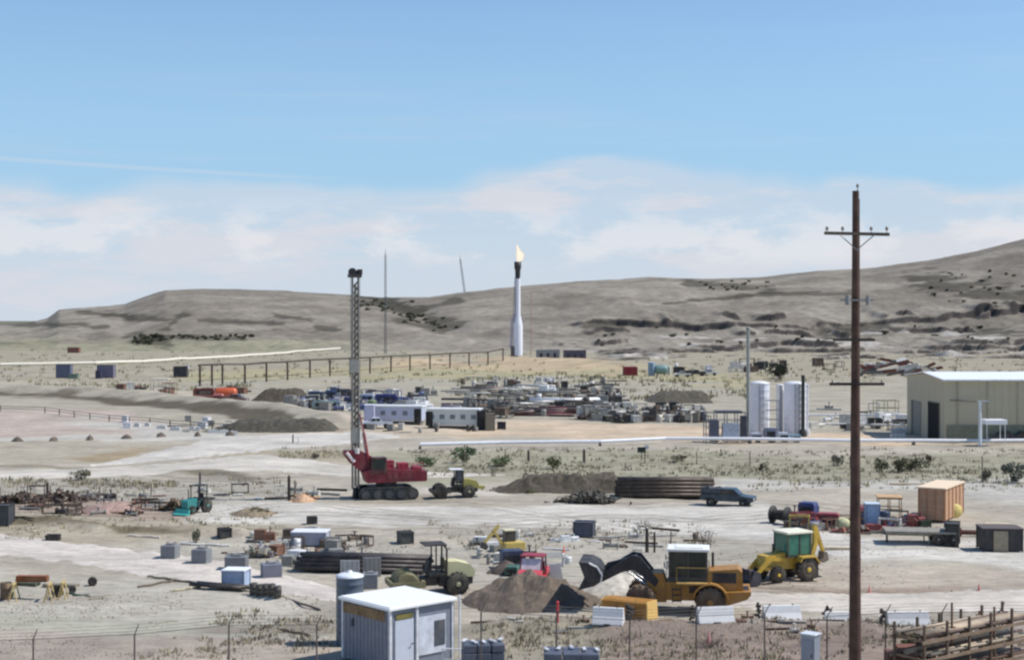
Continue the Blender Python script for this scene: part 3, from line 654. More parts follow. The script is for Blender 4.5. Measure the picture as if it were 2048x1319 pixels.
barrier(1563, 1250, 76, 28, R(5), 'white concrete barrier midway between wheel loader and utility pole')
barrier(1682, 1250, 66, 22, R(4), 'low white concrete barrier partly behind the foot of the utility pole')
barrier(1815, 1248, 84, 26, R(2), 'greyish white concrete barrier right of the utility pole')
for k, (u, v, w, l) in enumerate([(1257, 1252, 24, 'dark sandbag heap between the two leftmost white barriers'), (1383, 1256, 16, 'dark sandbag heap at the left end of the loader side barrier'), (1516, 1250, 17, 'dark sandbag heap left of the middle white barrier'), (1652, 1246, 17, 'dark sandbag heap just left of the utility pole'), (1765, 1252, 20, 'dark sandbag heap just right of the utility pole')]):
    s = ppm(v); b = MB(); rnd = random.Random(k); W = w / s
    for q in range(7):
        b.lathe((rnd.uniform(-.2, .2) * W, rnd.uniform(-.2, .2) * W, .1 + .11 * q), [(0, -W * .34), (W * .12, -W * .3), (W * .2, 0), (W * .12, W * .3), (0, W * .34)], 'X' if q % 2 else 'Y', 8)
    o = b.build('sandbag_heap', mat((58, 56, 54), .95, dust=.2), None); at(o, u, v); tag(o, l, 'sandbags', 'dark sandbag heaps beside the barriers')
def cone(u, v, hpx, label, col=(196, 96, 90)):
    t = thing('traffic_cone', label, 'traffic cone', u, v, 0, 'traffic cones'); h = hpx / ppm(v)
    b = MB(); b.lathe((0, 0, .03), [(h * .26, 0), (h * .2, .02), (h * .05, h), (0, h)], 'Z', 12); b.build('cone_body', mat(col, .6), t)
    m = MB(); m.lathe((0, 0, h * .5), [(h * .135, 0), (h * .1, h * .18)], 'Z', 12); m.build('stripe', mat((235, 228, 224), .5), t)
    m = MB(); m.b0(0, 0, 0, h * .6, h * .6, .04); m.build('foot', mat((180, 60, 60), .7), t)
cone(1739, 1182, 15, 'pink red traffic cone right of the utility pole at the road edge', (190, 110, 104)); cone(1958, 1180, 14, 'faded red traffic cone near the right edge of the picture', (180, 84, 80)); cone(1128, 1104, 13, 'small orange traffic cone behind the white leaning board', (206, 96, 70))
cone(1418, 1283, 22, 'dirty pink cone lying low under the loader side barrier', (176, 110, 108))
o = MB().tube((0, 0, 0), (0, 0, 1.0), .07, n=10).tube((0, 0, 1.0), (0, 0, 1.06), .085, .05, n=10).build('bollard', mat((196, 62, 70), .6), None); at(o, 1115, 1258); tag(o, 'short red bollard in front of the brown dirt heap', 'bollard')

# ------------------------------------------------------------------ dirt heaps and windrows
mound('dirt_heap', 'big brown heap of dirt at centre front, left of the yellow bucket', 'dirt heap', 1062, 1224, 300, 60, 6.5, (104, 92, 80), .22, 5)
mound('gravel_heap', 'low pale gravel slope under the loader arms', 'gravel heap', 1240, 1188, 190, 38, 5.0, (196, 188, 172), .08, 8)
mound('soil_windrow', 'long flat dark brown soil bank behind the steel scrap, middle of the picture', 'soil heap', 1118, 988, 306, 32, 6.0, (84, 76, 64), .16, 11, flat=1.6)
mound('soil_windrow', 'dark soil windrow left of the blue machinery in the far yard', 'soil heap', 545, 802, 118, 24, 14, (74, 66, 54), .08, 12, flat=1.5)
mound('soil_windrow', 'flat dark soil windrow at the far side of the scrap yard', 'soil heap', 1360, 806, 150, 20, 16, (84, 78, 66), .1, 13, flat=1.5)
mound('soil_windrow', 'dark earth bank in the fork of the dirt roads at left', 'soil heap', 530, 866, 290, 24, 9, (78, 74, 64), .1, 14, flat=1.5)
mound('dirt_heap', 'low pinkish dirt heap left of the green tractor', 'dirt heap', 210, 1032, 130, 24, 4, (160, 134, 122), .15, 15)
mound('dirt_heap', 'small orange tinted dirt heap by the dark post left of the drill rig', 'dirt heap', 602, 1006, 46, 22, 2.5, (196, 160, 128), .15, 16)
mound('dirt_heap', 'dark dirt heap left of the red utility vehicle', 'dirt heap', 1010, 1150, 70, 26, 2.5, (96, 84, 76), .15, 17)
mound('dirt_heap', 'brownish scrub covered heap in the gully left of the tractor', 'dirt heap', 500, 1034, 110, 18, 3, (138, 124, 102), .15, 18)

pipe_stack(1236, 1426, 997, 40, .17, (74, 64, 55), 'dark brown steel pipe in the long stack left of the blue pickup', 'pipes of the long dark stack', R(-2), jit=.25)
pipe_stack(590, 850, 1142, 34, .13, (62, 58, 60), 'dark grey steel pipe in the stack left of the roller', 'pipes of the stack beside the concrete blocks', R(-9), rows=4, jit=.3)
pipe_stack(385, 500, 1178, 12, .10, (50, 48, 48), 'black pipe on the ground left of the dark barrels', 'black pipes beside the dirt track', R(-22), rows=1, jit=.5)
# ------------------------------------------------------------------ wheel loader
YEL = (196, 142, 48)
def wheel_loader():
    t = thing('wheel_loader', 'large ochre yellow articulated wheel loader with its black arms and bucket raised', 'wheel loader', 1390, 1221, R(-8)); t.scale = (.96,) * 3
    y1 = mat((166, 118, 48), .5, 0, .15, .3); blk = mat((42, 42, 46), .5, 0, .2, .15)
    b = MB(); b.prof([(-1.5, .75), (2.0, .75), (2.85, 1.15), (2.9, 1.3), (2.55, 1.35), (2.5, 2.3), (2.3, 2.48), (.7, 2.35), (.65, 1.75), (-1.5, 1.7)], -.85, .85); b.build('rear_body', y1, t, .04)
    m = MB(); m.prof([(1.55, .55), (2.75, .95), (2.95, 1.2), (2.95, 1.36), (1.5, 1.3)], -1.25, 1.25); m.build('counterweight', y1, t, .05)
    m = MB(); m.box(1.55, -.855, 2.0, 1.25, .02, .54)
    for k in range(6): m.box(1.0 + k * .22, -.86, 2.0, .12, .03, .5)
    m.build('grille', blk, t)
    for y in (-.95, .95): m = MB(); m.box(-.1, y, 1.72, 1.75, .7, .07); m.build('platform', mat((196, 160, 92), .6), t)
    m = MB(); m.bar((-1.17, -1.3, .7), (-1.17, -1.2, 1.7), .03); m.bar((-.72, -1.3, .7), (-.72, -1.2, 1.7), .03)
    for k in range(3): m.box(-.95, -1.25, .8 + k * .3, .5, .25, .05)
    m.build('step_ladder', mat((60, 56, 50), .6), t)
    for y in (-1.22, 1.22): m = MB(); m.path([(-.95, y, 1.75), (-.95, y, 2.55), (.75, y, 2.55), (.75, y, 1.75)], .025, 5); m.build('handrail', mat((150, 120, 60), .6), t)
    for y in (-.3, .3): m = MB(); m.path([(-1.7, y, 1.2), (-1.95, y * 1.4, 1.75), (-2.5, y * 1.3, 2.3), (-3.0, y, 2.7)], .03, 5); m.build('hydraulic_hose', mat((22, 22, 22), .6), t)
    m = MB(); m.box(.2, -.88, 1.35, 1.0, .03, .35); m.build('side_panel', mat((58, 50, 42), .6), t)
    m = MB(); m.box(2.93, 0, 1.9, .05, 1.3, .8); m.build('radiator_grille', mat((50, 44, 38), .7), t)
    for y in (-.95, .95): m = MB(); m.tube((-1.35, y, 2.6), (-1.55, y * 1.25, 2.7), .02); m.box(-1.6, y * 1.3, 2.7, .05, .2, .3); m.build('mirror', mat((30, 30, 30), .3), t)
    m = MB(); m.prof([(-3.4, .6), (-1.5, .6), (-1.5, 1.6), (-1.7, 2.15), (-2.3, 2.15), (-2.6, 1.5), (-3.4, 1.2)], -.7, .7); m.build('front_frame', y1, t, .04)
    for x in (-2.85, .82):
        for y in (-1.15, 1.15): wheel(t, x, y, .78, .62, (88, 72, 58), (150, 112, 60))
        for y in ((-1.15, 1.15) if x > 0 else ()):
            f = MB(); pts = [(x + math.cos(a) * rr, .8 + math.sin(a) * rr) for rr, rg in ((.98, range(0, 9)), (.9, range(8, -1, -1))) for a in [PI * (.06 + .86 * k / 8) for k in rg]]
            f.prof(pts, y - .36, y + .36); f.build('fender', y1, t)
    c = MB()
    for x in (-1.35, -.35, .62):
        for y in (-.78, .78): c.box(x, y, 2.55, .1, .09, 1.7)
    c.box(-.36, 0, 1.85, 2.0, 1.62, .3)
    cabo = c.build('cab', mat((60, 62, 60), .5), t, .015)
    g = MB(); g.box(-.36, -.77, 2.6, 1.95, .03, 1.5); g.box(-.36, .77, 2.6, 1.95, .03, 1.5); g.box(-1.36, 0, 2.55, .03, 1.5, 1.5); g.box(.62, 0, 2.7, .03, 1.5, 1.2); g.build('window', GLASS, cabo)
    g = MB(); g.box(-.36, 0, 3.42, 2.25, 1.8, .14); g.box(-.3, 0, 3.52, 1.5, 1.2, .06); g.build('roof', mat((236, 236, 228), .5, 0, .05, .05), cabo, .03)
    g = MB(); g.tube((.95, .35, 2.4), (.95, .35, 3.15), .07); g.build('exhaust', mat((54, 50, 48), .6), t)
    for y in (-.62, .62):
        m = MB(); m.prof([(-1.9, 1.75), (-2.3, 2.25), (-2.9, 3.0), (-3.35, 3.08), (-3.9, 2.75), (-5.1, 1.95), (-5.15, 1.65), (-4.9, 1.62), (-3.9, 2.15), (-3.3, 2.3), (-2.7, 1.9), (-2.1, 1.4)], y - .09, y + .09); m.build('lift_arm', blk, t)
        h = MB(); h.tube((-2.1, y * .8, 1.2), (-3.2, y * .8, 1.85), .09); h.tube((-2.9, y * .8, 1.7), (-3.7, y * .8, 2.25), .05); h.build('hydraulic_cylinder', mat((176, 178, 182), .3, .6), t)
    m = MB(); m.tube((-3.2, -.7, 2.85), (-3.2, .7, 2.85), .12); m.tube((-4.85, -.9, 1.85), (-4.85, .9, 1.85), .1); m.prof([(-2.3, 2.1), (-3.2, 2.95), (-4.7, 2.55), (-4.9, 2.3), (-4.7, 2.2), (-3.3, 2.6), (-2.4, 1.85)], -.12, .12); m.build('linkage', blk, t)
    m = MB(); outer = [(-6.15, 2.75), (-5.6, 2.72), (-5.15, 2.5), (-4.9, 2.1), (-4.95, 1.75), (-5.3, 1.5), (-6.2, 1.25)]
    inner = [(-6.05, 1.38), (-5.3, 1.62), (-5.05, 1.8), (-5.0, 2.1), (-5.22, 2.42), (-5.62, 2.62), (-6.1, 2.66)]
    n = 7; ym = 1.4; P = outer + inner; m.prof(P, -ym, ym)
    for y in (-ym, ym): m.prof([outer[0], outer[1], outer[2], outer[3], outer[4], outer[5], outer[6], (-5.85, 1.95)], y - .03, y + .03)
    bo = m.build('bucket', mat((50, 48, 50), .6, .1, .3, .25), t); e = MB(); e.path([(-5.6, -1.45, 2.72), (-5.15, -1.45, 2.5), (-4.9, -1.45, 2.1), (-4.95, -1.45, 1.75)], .05); e.build('pale_edge', mat((206, 206, 208), .4, .4), bo)  # pale strip along the back edge of the bucket
    for y in (-.9, .9): m = MB(); m.tube((-1.5, y, 2.1), (-1.5, y, 2.45), .03); m.box(-1.52, y, 2.5, .1, .2, .14); m.build('headlight', mat((220, 220, 210), .2), t)
wheel_loader()
def spare_bucket():
    t = thing('loader_bucket', 'detached ochre loader bucket resting on the ground in front of the loader', 'bucket', 1248, 1240, R(-28)); s = ppm(1240); W, h = 98 / s, 41 / s
    b = MB(); pts = [(0, 0), (0, h * .92), (.12, h), (.7, h * 1.02), (1.25, h * .95), (1.3, h * .86), (.75, h * .9), (.14, h * .86), (.1, .1), (.9, .08), (1.4, .04), (1.4, 0)]
    vs = [(x, y, z) for x in (-W / 2, W / 2) for y, z in pts]; n = len(pts); b.add(vs, [tuple(range(n))[::-1], tuple(range(n, 2 * n))] + [(k, (k + 1) % n, n + (k + 1) % n, n + k) for k in range(n)])
    b.build('shell', mat((170, 120, 52), .6, 0, .3, .3), t, .02)
    for sx in (-1, 1):
        m = MB(); pp = [(0, 0), (0, h * .92), (.12, h), (1.25, h * .95), (1.4, 0)]; m.add([(sx * W / 2 + dx, y, z) for dx in (-.035, .035) for y, z in pp], [(0, 1, 2, 3, 4), (9, 8, 7, 6, 5)] + [(k, (k + 1) % 5, 5 + (k + 1) % 5, 5 + k) for k in range(5)])
        m.build('side_plate', mat((222, 184, 110), .6, 0, .15, .2), t)
    m = MB(); m.box(-W * .22, -.06, h * .55, .12, .1, h * .5); m.box(W * .22, -.06, h * .55, .12, .1, h * .5); m.box(0, -.04, h * .25, W * .8, .05, .1); m.build('mounting_lug', mat((140, 96, 44), .7), t)
spare_bucket()
def backhoe():
    t = thing('backhoe_loader', 'bright yellow backhoe loader with green glass cab, right of the wheel loader', 'backhoe loader', 1577, 1156, R(24))
    y1 = mat((200, 162, 56), .5, 0, .2, .32); blk = mat((40, 40, 44), .6)
    b = MB(); b.prof([(-1.9, .7), (.9, .7), (1.1, 1.2), (.6, 1.5), (-.4, 1.45), (-.5, 1.65), (-1.85, 1.5), (-1.95, 1.0)], -.45, .45); b.build('body', y1, t, .04)
    for y in (-.85, .85): wheel(t, -1.35, y, .48, .36, (52, 48, 46), (214, 178, 60)); wheel(t, .65, y * 1.05, .68, .46, (52, 48, 46), (214, 178, 60))
    for y in (-.95, .95):
        f = MB(); f.prof([(0, 1.2), (.15, 1.45), (1.1, 1.45), (1.4, 1.0), (1.4, .95), (1.05, 1.38), (.2, 1.38), (.05, 1.15)], y - .25, y + .25); f.build('fender', y1, t)
    c = MB()
    for x in (-.5, .3, 1.05):
        for y in (-.68, .68): c.box(x, y, 2.05, .09, .08, 1.35)
    c.box(.28, 0, 1.45, 1.6, 1.4, .14); ca = c.build('cab', mat((58, 66, 56), .5), t)
    g = MB(); g.box(.28, -.67, 2.1, 1.5, .03, 1.15); g.box(.28, .67, 2.1, 1.5, .03, 1.15); g.box(-.5, 0, 2.1, .03, 1.3, 1.15); g.box(1.06, 0, 2.1, .03, 1.3, 1.15); g.build('window', mat((52, 116, 96), .1, 0, .3, .1), ca)
    g = MB(); g.box(.28, 0, 2.78, 1.8, 1.55, .13); g.build('roof', mat((238, 232, 206), .5, 0, .05), ca, .03)
    for y in (-.5, .5): m = MB(); m.prof([(-.6, 1.35), (-1.6, 1.5), (-2.3, .9), (-2.7, .45), (-2.6, .35), (-2.1, .75), (-1.5, 1.25), (-.6, 1.15)], y - .06, y + .06); m.build('lift_arm', y1, t)
    m = MB(); m.prof([(-3.4, .03), (-3.35, .12), (-2.8, .16), (-2.68, .4), (-2.75, .72), (-3.0, .8), (-3.05, .74), (-2.84, .66), (-2.78, .4), (-2.86, .24)][::-1] if 0 else [(-3.45, .02), (-2.7, .02), (-2.6, .4), (-2.7, .75), (-3.05, .82), (-2.85, .66), (-2.78, .42), (-2.88, .14), (-3.42, .08)], -1.1, 1.1)
    for y in (-1.1, 1.1): m.prof([(-3.45, .02), (-2.7, .02), (-2.6, .4), (-2.7, .75), (-3.05, .82)], y - .03, y + .03)
    m.build('front_bucket', mat((66, 66, 74), .55, .2, .25, .2), t)
    m = MB(); m.prof([(1.2, .6), (1.45, .6), (1.55, 1.1), (1.3, 1.2)], -.3, .3); m.build('swing_frame', y1, t)
    m = MB(); m.prof([(1.35, .9), (1.6, .9), (2.0, 2.0), (1.9, 2.95), (1.7, 3.0), (1.72, 2.0)], -.12, .12); m.build('boom', y1, t)
    m = MB(); m.prof([(1.72, 3.05), (1.95, 3.0), (2.5, 1.5), (2.35, 1.4)], -.09, .09); m.build('dipper', y1, t)
    m = MB(); m.prof([(2.3, 1.5), (2.55, 1.45), (2.65, 1.0), (2.3, .85), (2.05, 1.05), (2.25, 1.1)], -.28, .28); m.build('rear_bucket', mat((120, 110, 96), .6), t)
    for y in (-1, 1): m = MB(); m.box(1.3, y * .95, .75, .14, .12, .9); m.box(1.3, y * 1.05, .25, .36, .3, .06); m.build('stabilizer', blk, t)
    m = MB(); m.tube((-.95, .2, 1.5), (-.95, .2, 2.1), .05); m.build('exhaust', blk, t)
backhoe()
def roller(u, v, rz, sc, label, hood, drumc, body, canopy=True, sunshade=None):
    t = thing('road_roller', label, 'road roller', u, v, rz); t.scale = (sc,) * 3
    b = MB(); b.lathe((-1.75, 0, .72), [(.6, -.95), (.72, -.93), (.72, .93), (.6, .95)], 'Y', 28)
    for a in range(14):
        for q in range(6): aa = 2 * PI * (a + .5 * (q % 2)) / 14; b.box(-1.75 + math.cos(aa) * .75, -.75 + q * .3, .72 + math.sin(aa) * .75, .07, .14, .12, ry=-aa)
    b.build('drum', mat(drumc, .6, .2, .3, .45), t)
    m = MB()
    for y in (-1.06, 1.06): m.box(-1.75, y, .74, 1.9, .14, .36)
    m.box(-2.68, 0, .74, .16, 2.2, .3); m.box(-.82, 0, .74, .2, 2.2, .4); m.build('drum_frame', mat(drumc, .6, 0, .2, .3), t)
    m = MB(); m.box(-.35, 0, .8, .9, .9, .5); m.box(.05, 0, 1.2, 1.0, 1.5, .18); m.prof([(.2, .5), (2.2, .6), (2.25, 1.1), (.2, 1.1)], -.6, .6); m.build('chassis', mat(body, .6), t, .02)
    m = MB(); m.prof([(.7, 1.1), (2.3, 1.0), (2.38, 1.35), (2.05, 1.75), (1.3, 1.95), (.7, 1.95)], -.62, .62); m.build('engine_hood', mat(hood, .55, 0, .08, .15), t, .06)
    for y in (-.8, .8): wheel(t, 1.25, y, .66, .5, (50, 50, 46), (176, 174, 140))
    m = MB(); m.box(.25, 0, 1.55, .55, .6, .14); m.box(.5, 0, 1.85, .12, .6, .6); m.build('seat', mat((26, 26, 28), .7), t)
    m = MB(); m.prof([(-.55, 1.25), (-.3, 1.25), (-.2, 2.0), (-.4, 2.05)], -.4, .4); m.tube((-.25, 0, 1.95), (-.1, 0, 2.05), .2, n=12); m.build('console', mat((36, 34, 36), .6), t)
    m = MB()
    for y in (-.7, .7): m.tube((.62, y, 1.1), (.62, y, 2.75), .06); m.tube((.62, y, 2.75), (.45, y, 2.92), .06)
    if canopy:
        for y in (-.7, .7): m.tube((-.02, y, 1.1), (-.02, y, 2.9), .045)
    m.build('rollover_frame', mat((38, 32, 30), .5), t)
    m = MB(); m.box(-.05, 0, 2.96, 1.35, 1.6, .08); m.build('canopy', mat(sunshade or (48, 40, 36), .6), t, .02)
    return t
roller(868, 1184, R(15), .93, 'cream and black single drum roller with dark open canopy, behind the shed', (216, 208, 160), (122, 116, 84), (46, 42, 42))
def small_loader():
    t = roller(912, 996, R(12), .80, 'small yellow and black roller with pale canopy top, right of the drill rig', (172, 160, 84), (54, 50, 44), (40, 38, 36), True, (224, 224, 220))
    m = MB(); m.box(.28, 0, 2.3, .9, 1.35, 1.1); m.build('cab_screen', mat((78, 82, 88), .3), t)
    m = MB(); m.prof([(2.3, .9), (2.7, .8), (3.0, .9), (3.05, 1.15), (2.4, 1.2)], -.45, .45); m.build('rear_bumper', mat((176, 166, 96), .6), t)
small_loader()

# ------------------------------------------------------------------ drill rig
def drill_rig():
    t = thing('drill_rig', 'deep red tracked drill rig with a tall dark lattice mast', 'drill rig', 768, 995, R(14))
    red = mat((118, 30, 44), .55, 0, .3, .2); dk = mat((48, 48, 50), .6, .2); gm = mat((150, 148, 140), .5, .3, .25, .2)
    for y in (-1.25, 1.25): crawler(t, .2, y, 5.0, 1.05, .72, (40, 46, 48))
    m = MB(); m.box(.2, 0, .85, 3.0, 2.2, .45); m.lathe((.2, 0, 1.05), [(.9, 0), (.9, .35)], 'Z', 20); m.build('undercarriage', mat((52, 50, 52), .6), t, .03)
    b = MB(); b.prof([(-1.6, 1.45), (3.4, 1.5), (3.5, 1.65), (3.5, 2.35), (2.6, 2.45), (1.4, 2.5), (-1.0, 2.7), (-1.9, 2.4)], -1.15, 1.15); bo = b.build('house', red, t, .05)
    m = MB()
    for k in range(5): m.box(.3 + k * .55, -1.17, 2.05, .4, .04, .5)
    m.build('side_panel', mat((116, 26, 42), .5), bo)
    m = MB(); m.b0(1.6, .2, 2.48, .9, 1.3, .5); m.b0(.35, .3, 2.55, 1.0, .9, .65); m.b0(2.75, 0, 2.4, .7, 1.6, .3); m.build('engine_deck', mat((150, 40, 58), .5, 0, .3), t, .03)
    m = MB()
    for k in range(9): m.tube((-.2 + k * .42, -1.1, 2.5), (-.2 + k * .42, -1.1, 3.05), .025, n=5)
    m.tube((-.2, -1.1, 3.05), (3.2, -1.1, 3.05), .025, n=5); m.build('guard_rail', mat((168, 60, 76), .5), t)
    m = MB(); m.box(-.6, -.75, 2.9, 1.3, .95, 1.35); c = m.build('cab', mat((70, 22, 32), .5), t, .03)
    m = MB(); m.box(-.6, -1.24, 3.05, 1.0, .03, .8); m.box(-1.27, -.75, 3.05, .03, .75, .8); m.build('window', GLASS, c)
    b = MB(); b.prof([(-1.2, 2.0), (-1.7, 2.1), (-2.9, 3.1), (-3.45, 3.8), (-3.4, 4.15), (-2.0, 4.1), (-.9, 3.5), (-.3, 2.6)], -.5, .5); b.build('mast_carrier', red, t, .04)
    m = MB(); m.tube((-3.25, -.55, 4.0), (-2.6, -.55, 3.2), .14); m.tube((-2.35, -.56, 3.9), (-2.35, -.56, 4.35), .2); m.build('hydraulic_cylinder', mat((216, 208, 204), .4), t)
    mx, top, z0 = -2.42, 18.7, .9; w = .25
    m = MB()
    for sx in (-1, 1):
        for sy in (-1, 1): m.tube((mx + sx * w, sy * w, z0), (mx + sx * w, sy * w, top), 0.06, n=6)
    m.build('mast_chord', mat((138, 134, 126), .5, .3, .2, .2), t)
    m = MB(); z = 4.6; k = 0
    while z < top - .5:
        for sy in (-1, 1): m.tube((mx - w, sy * w, z), (mx + w, sy * w, z + .55), .035, n=4); m.tube((mx - w, sy * w, z), (mx + w, sy * w, z), .035, n=4)
        for sx in (-1, 1): m.tube((mx + sx * w, -w, z), (mx + sx * w, w, z + .55), .035, n=4)
        z += .55
    m.build('lattice', mat((96, 92, 86), .6, .2, .2, .15), t)
    m = MB(); m.tube((mx, 0, z0 + .2), (mx, 0, top - .6), .10, n=10); m.build('kelly_bar', mat((138, 132, 120), .5, .2, .3, .25), t)
    m = MB(); m.box(mx, 0, 5.4, .7, .7, 1.3); m.build('rotary_head', gm, t); m = MB(); m.box(mx - .1, 0, 11.2, .7, .7, 1.1); m.build('guide_block', gm, t)
    m = MB(); m.box(mx - .05, 0, top + .08, 1.1, .8, .3); m.lathe((mx - .25, 0, top + .4), [(.34, -.12), (.34, .12)], 'Y', 16); m.lathe((mx + .3, 0, top + .35), [(.28, -.12), (.28, .12)], 'Y', 16); m.box(mx + .42, 0, top + .4, .3, .5, .45); m.build('crown_sheave', mat((34, 34, 38), .6), t)
    m = MB(); m.tube((mx + .36, -.2, top), (mx + .36, -.2, 3.8), .015, n=5); m.tube((mx - .4, 0, top + .3), (mx - .38, 0, 3.6), .015, n=5); m.build('hoist_cable', dk, t)
    for y in (-.45, .45): m = MB(); m.tube((-1.35, y, 3.2), (-1.75, y, 5.6), .1); m.tube((-1.7, y, 5.4), (-2.1, y * .7, 7.2), .06); m.build('backstay', mat((150, 50, 58), .4) if y < 0 else mat((200, 196, 192), .4), t)
    m = MB(); m.tube((-2.42, 0, .0), (-2.42, 0, 1.0), .3, .2, 12); m.build('foot', dk, t)
drill_rig()

# ------------------------------------------------------------------ vehicles
def pickup(u, v, rz, L, col, label, flat=False, name='pickup_truck', cat='pickup truck', group=None):
    t = thing(name, label, cat, u, v, rz, group); k = L / 5.3; t.scale = (k,) * 3; p = mat(col, .3, .1, .08, .22)
    b = MB(); b.prof([(-2.6, .55), (-2.65, .95), (-1.3, 1.12), (-1.2, 1.15), (2.6, 1.15), (2.65, .55), (2.1, .5), (2.05, .8), (1.2, .8), (1.15, .5), (-1.15, .5), (-1.2, .8), (-2.05, .8), (-2.1, .5)], -.9, .9); b.build('body', p, t, .04)
    m = MB(); m.prof([(-1.25, 1.12), (-.6, 1.72), (.55, 1.74), (.8, 1.15)], -.82, .82); c = m.build('cab', p, t, .04)
    m = MB(); m.prof([(-1.0, 1.18), (-.58, 1.62), (-.1, 1.64), (-.1, 1.18)], -.84, .84); m.prof([(0, 1.18), (0, 1.64), (.5, 1.64), (.65, 1.18)], -.84, .84); m.build('window', mat((30, 34, 38), .08), c)
    m = MB(); m.prof([(-1.2, 1.2), (-.64, 1.7), (-.66, 1.72), (-1.24, 1.22)], -.7, .7); m.build('windshield', mat((36, 42, 48), .06), c)
    m = MB(); m.box(1.75, 0, 1.16, 1.6, 1.5, .04); m.build('bed_liner', mat((40, 40, 42), .8), t)
    for x in (-1.62, 1.62):
        for y in (-.8, .8): wheel(t, x, y, .4, .26, (36, 36, 38), (150, 150, 152))
    for y in (-.65, .65): m = MB(); m.box(-2.63, y, .82, .06, .36, .18); m.build('headlight', mat((226, 226, 220), .1), t)
    return t
t = pickup(1457, 1010, R(158), 4.4, (40, 58, 70), 'dark blue pickup truck with loaded bed at the right end of the pipe stack')
m = MB(); m.box(1.5, 0, 1.45, 1.9, 1.5, .5); m.box(2.2, .2, 1.6, .9, .9, .4, ry=.3); m.tube((.9, -.5, 1.75), (2.6, .4, 1.5), .08); m.build('load', mat((60, 66, 74), .6, 0, .4), t)
def utv():
    t = thing('utility_vehicle', 'pinkish red utility vehicle behind the brown dirt heap', 'utility vehicle', 1067, 1172, R(78)); red = mat((206, 70, 84), .45, 0, .12, .15)
    b = MB(); b.prof([(-1.5, .35), (-1.55, .85), (-1.35, 1.0), (-.7, 1.1), (-.6, .6), (.5, .6), (.6, 1.0), (1.4, 1.0), (1.4, .4)], -.65, .65); b.build('body', red, t, .04)
    m = MB(); 
    for y in (-.6, .6): m.path([(-.8, y, 1.0), (-.45, y, 1.75), (.5, y, 1.78), (.7, y, 1.0)], .045)
    m.build('roll_cage', mat((110, 36, 46), .5), t)
    m = MB(); m.box(0, 0, 1.82, 1.15, 1.3, .07); m.build('roof', mat((150, 44, 58), .5), t, .02)
    m = MB(); m.prof([(-.78, 1.1), (-.5, 1.68), (-.46, 1.68), (-.74, 1.1)], -.56, .56); m.build('windshield', mat((226, 214, 214), .2), t)
    m = MB(); m.box(.25, 0, .85, .5, 1.1, .2); m.box(.5, 0, 1.15, .12, 1.1, .5); m.build('seat', mat((36, 32, 34), .7), t)
    for x in (-1.05, 1.0):
        for y in (-.62, .62): wheel(t, x, y, .34, .26, (40, 38, 38), (150, 146, 140))
    for y in (-.4, .4): m = MB(); m.box(-1.5, y, .86, .06, .26, .12); m.build('headlight', mat((235, 225, 220), .1), t)
utv()
def box_thing(name, label, cat, u, v, wpx, hpx, depth, col, rz=0, group=None, parts=(), rough=.6, lid=None, var=.2):
    """crate-like object with frame battens and feet"""
    t = thing(name, label, cat, u, v, rz, group); s = ppm(v); W, h = wpx / s, hpx / s
    b = MB(); b.b0(0, depth / 2, .08, W, depth, h - .1); b.build('body', mat(col, rough, 0, var, .2), t, min(.03, W * .02))
    m = MB()
    for x in (-W / 2, W / 2):
        for y in (0, depth): m.b0(x, y, 0, .09, .09, h)
    m.box(0, -.02, h, W + .12, .09, .09); m.box(0, depth, h, W + .12, .09, .09); m.box(-W / 2, depth / 2, h - .01, .08, depth + .05, .08); m.box(W / 2, depth / 2, h - .01, .08, depth + .05, .08); m.build('frame', mat(tuple(int(c * .82) for c in col), .7), t)
    if lid: q = MB(); q.box(0, depth / 2, h + .03, W + .14, depth + .14, .07); q.build('lid', mat(lid, .6, 0, .08, .1), t)
    if 'panel' in parts: q = MB(); q.b0(0, -.05, h * .15, W * .34, .05, h * .75); q.build('door', mat(tuple(min(255, int(c * 1.5)) for c in col), .6), t)
    return t
# leaning white board, pallets, super sacks
def board():
    t = thing('sign_board', 'white board leaning on a stand right of the red utility vehicle', 'board', 1110, 1160, R(-8)); m = MB(); m.box(0, 0, .5, .8, .05, .95, ry=R(-12)); m.build('panel', mat((228, 230, 222), .6, 0, .04), t)
    m = MB(); m.bar((-.3, .02, .8), (-.3, .45, 0), .03); m.bar((.3, .02, .8), (.3, .45, 0), .03); m.build('stand', mat((120, 110, 90), .8), t)
board()
def sack(u, v, wpx, hpx, label, col=(126, 128, 130)):
    t = thing('concrete_block', label, 'concrete block', u, v, random.uniform(-.5, .35), 'big pale concrete blocks beside the dirt track'); s = ppm(v); W, h = wpx / s * .86, hpx / s; b = MB(); dp = .95
    b.b0(0, dp / 2, 0, W, dp, h * .9); b.b0(0, dp / 2, h * .9, W * .5, dp * .4, h * .1); b.build('body', mat(col, .85, 0, .16, .15, 2.0), t, .06)
    for x in (-1, 1): m = MB(); m.path([(x * W * .25, dp / 2, h * .88), (x * W * .25, dp / 2, h * 1.06), (x * W * .25 + .12, dp / 2, h * 1.06), (x * W * .25 + .12, dp / 2, h * .88)], .02, 4); m.build('lifting_loop', mat((84, 78, 72), .8), t)
sack(335, 1116, 36, 32, 'pale concrete block farthest left in its row'); sack(397, 1127, 38, 34, 'pale concrete block second from the left in its row'); sack(470, 1138, 50, 34, 'wide concrete block standing behind the blue and white crate', (116, 118, 122)); sack(545, 1151, 46, 32, 'bluish concrete block just left of the dark pipe stack', (122, 124, 134)); sack(740, 1176, 36, 34, 'concrete block behind the round tank of the shed', (126, 130, 134))
box_thing('storage_crate', 'blue and white crate beside the black pipes on the dirt track', 'crate', 466, 1172, 44, 34, 1.1, (160, 176, 200), R(-8), lid=(232, 234, 238))
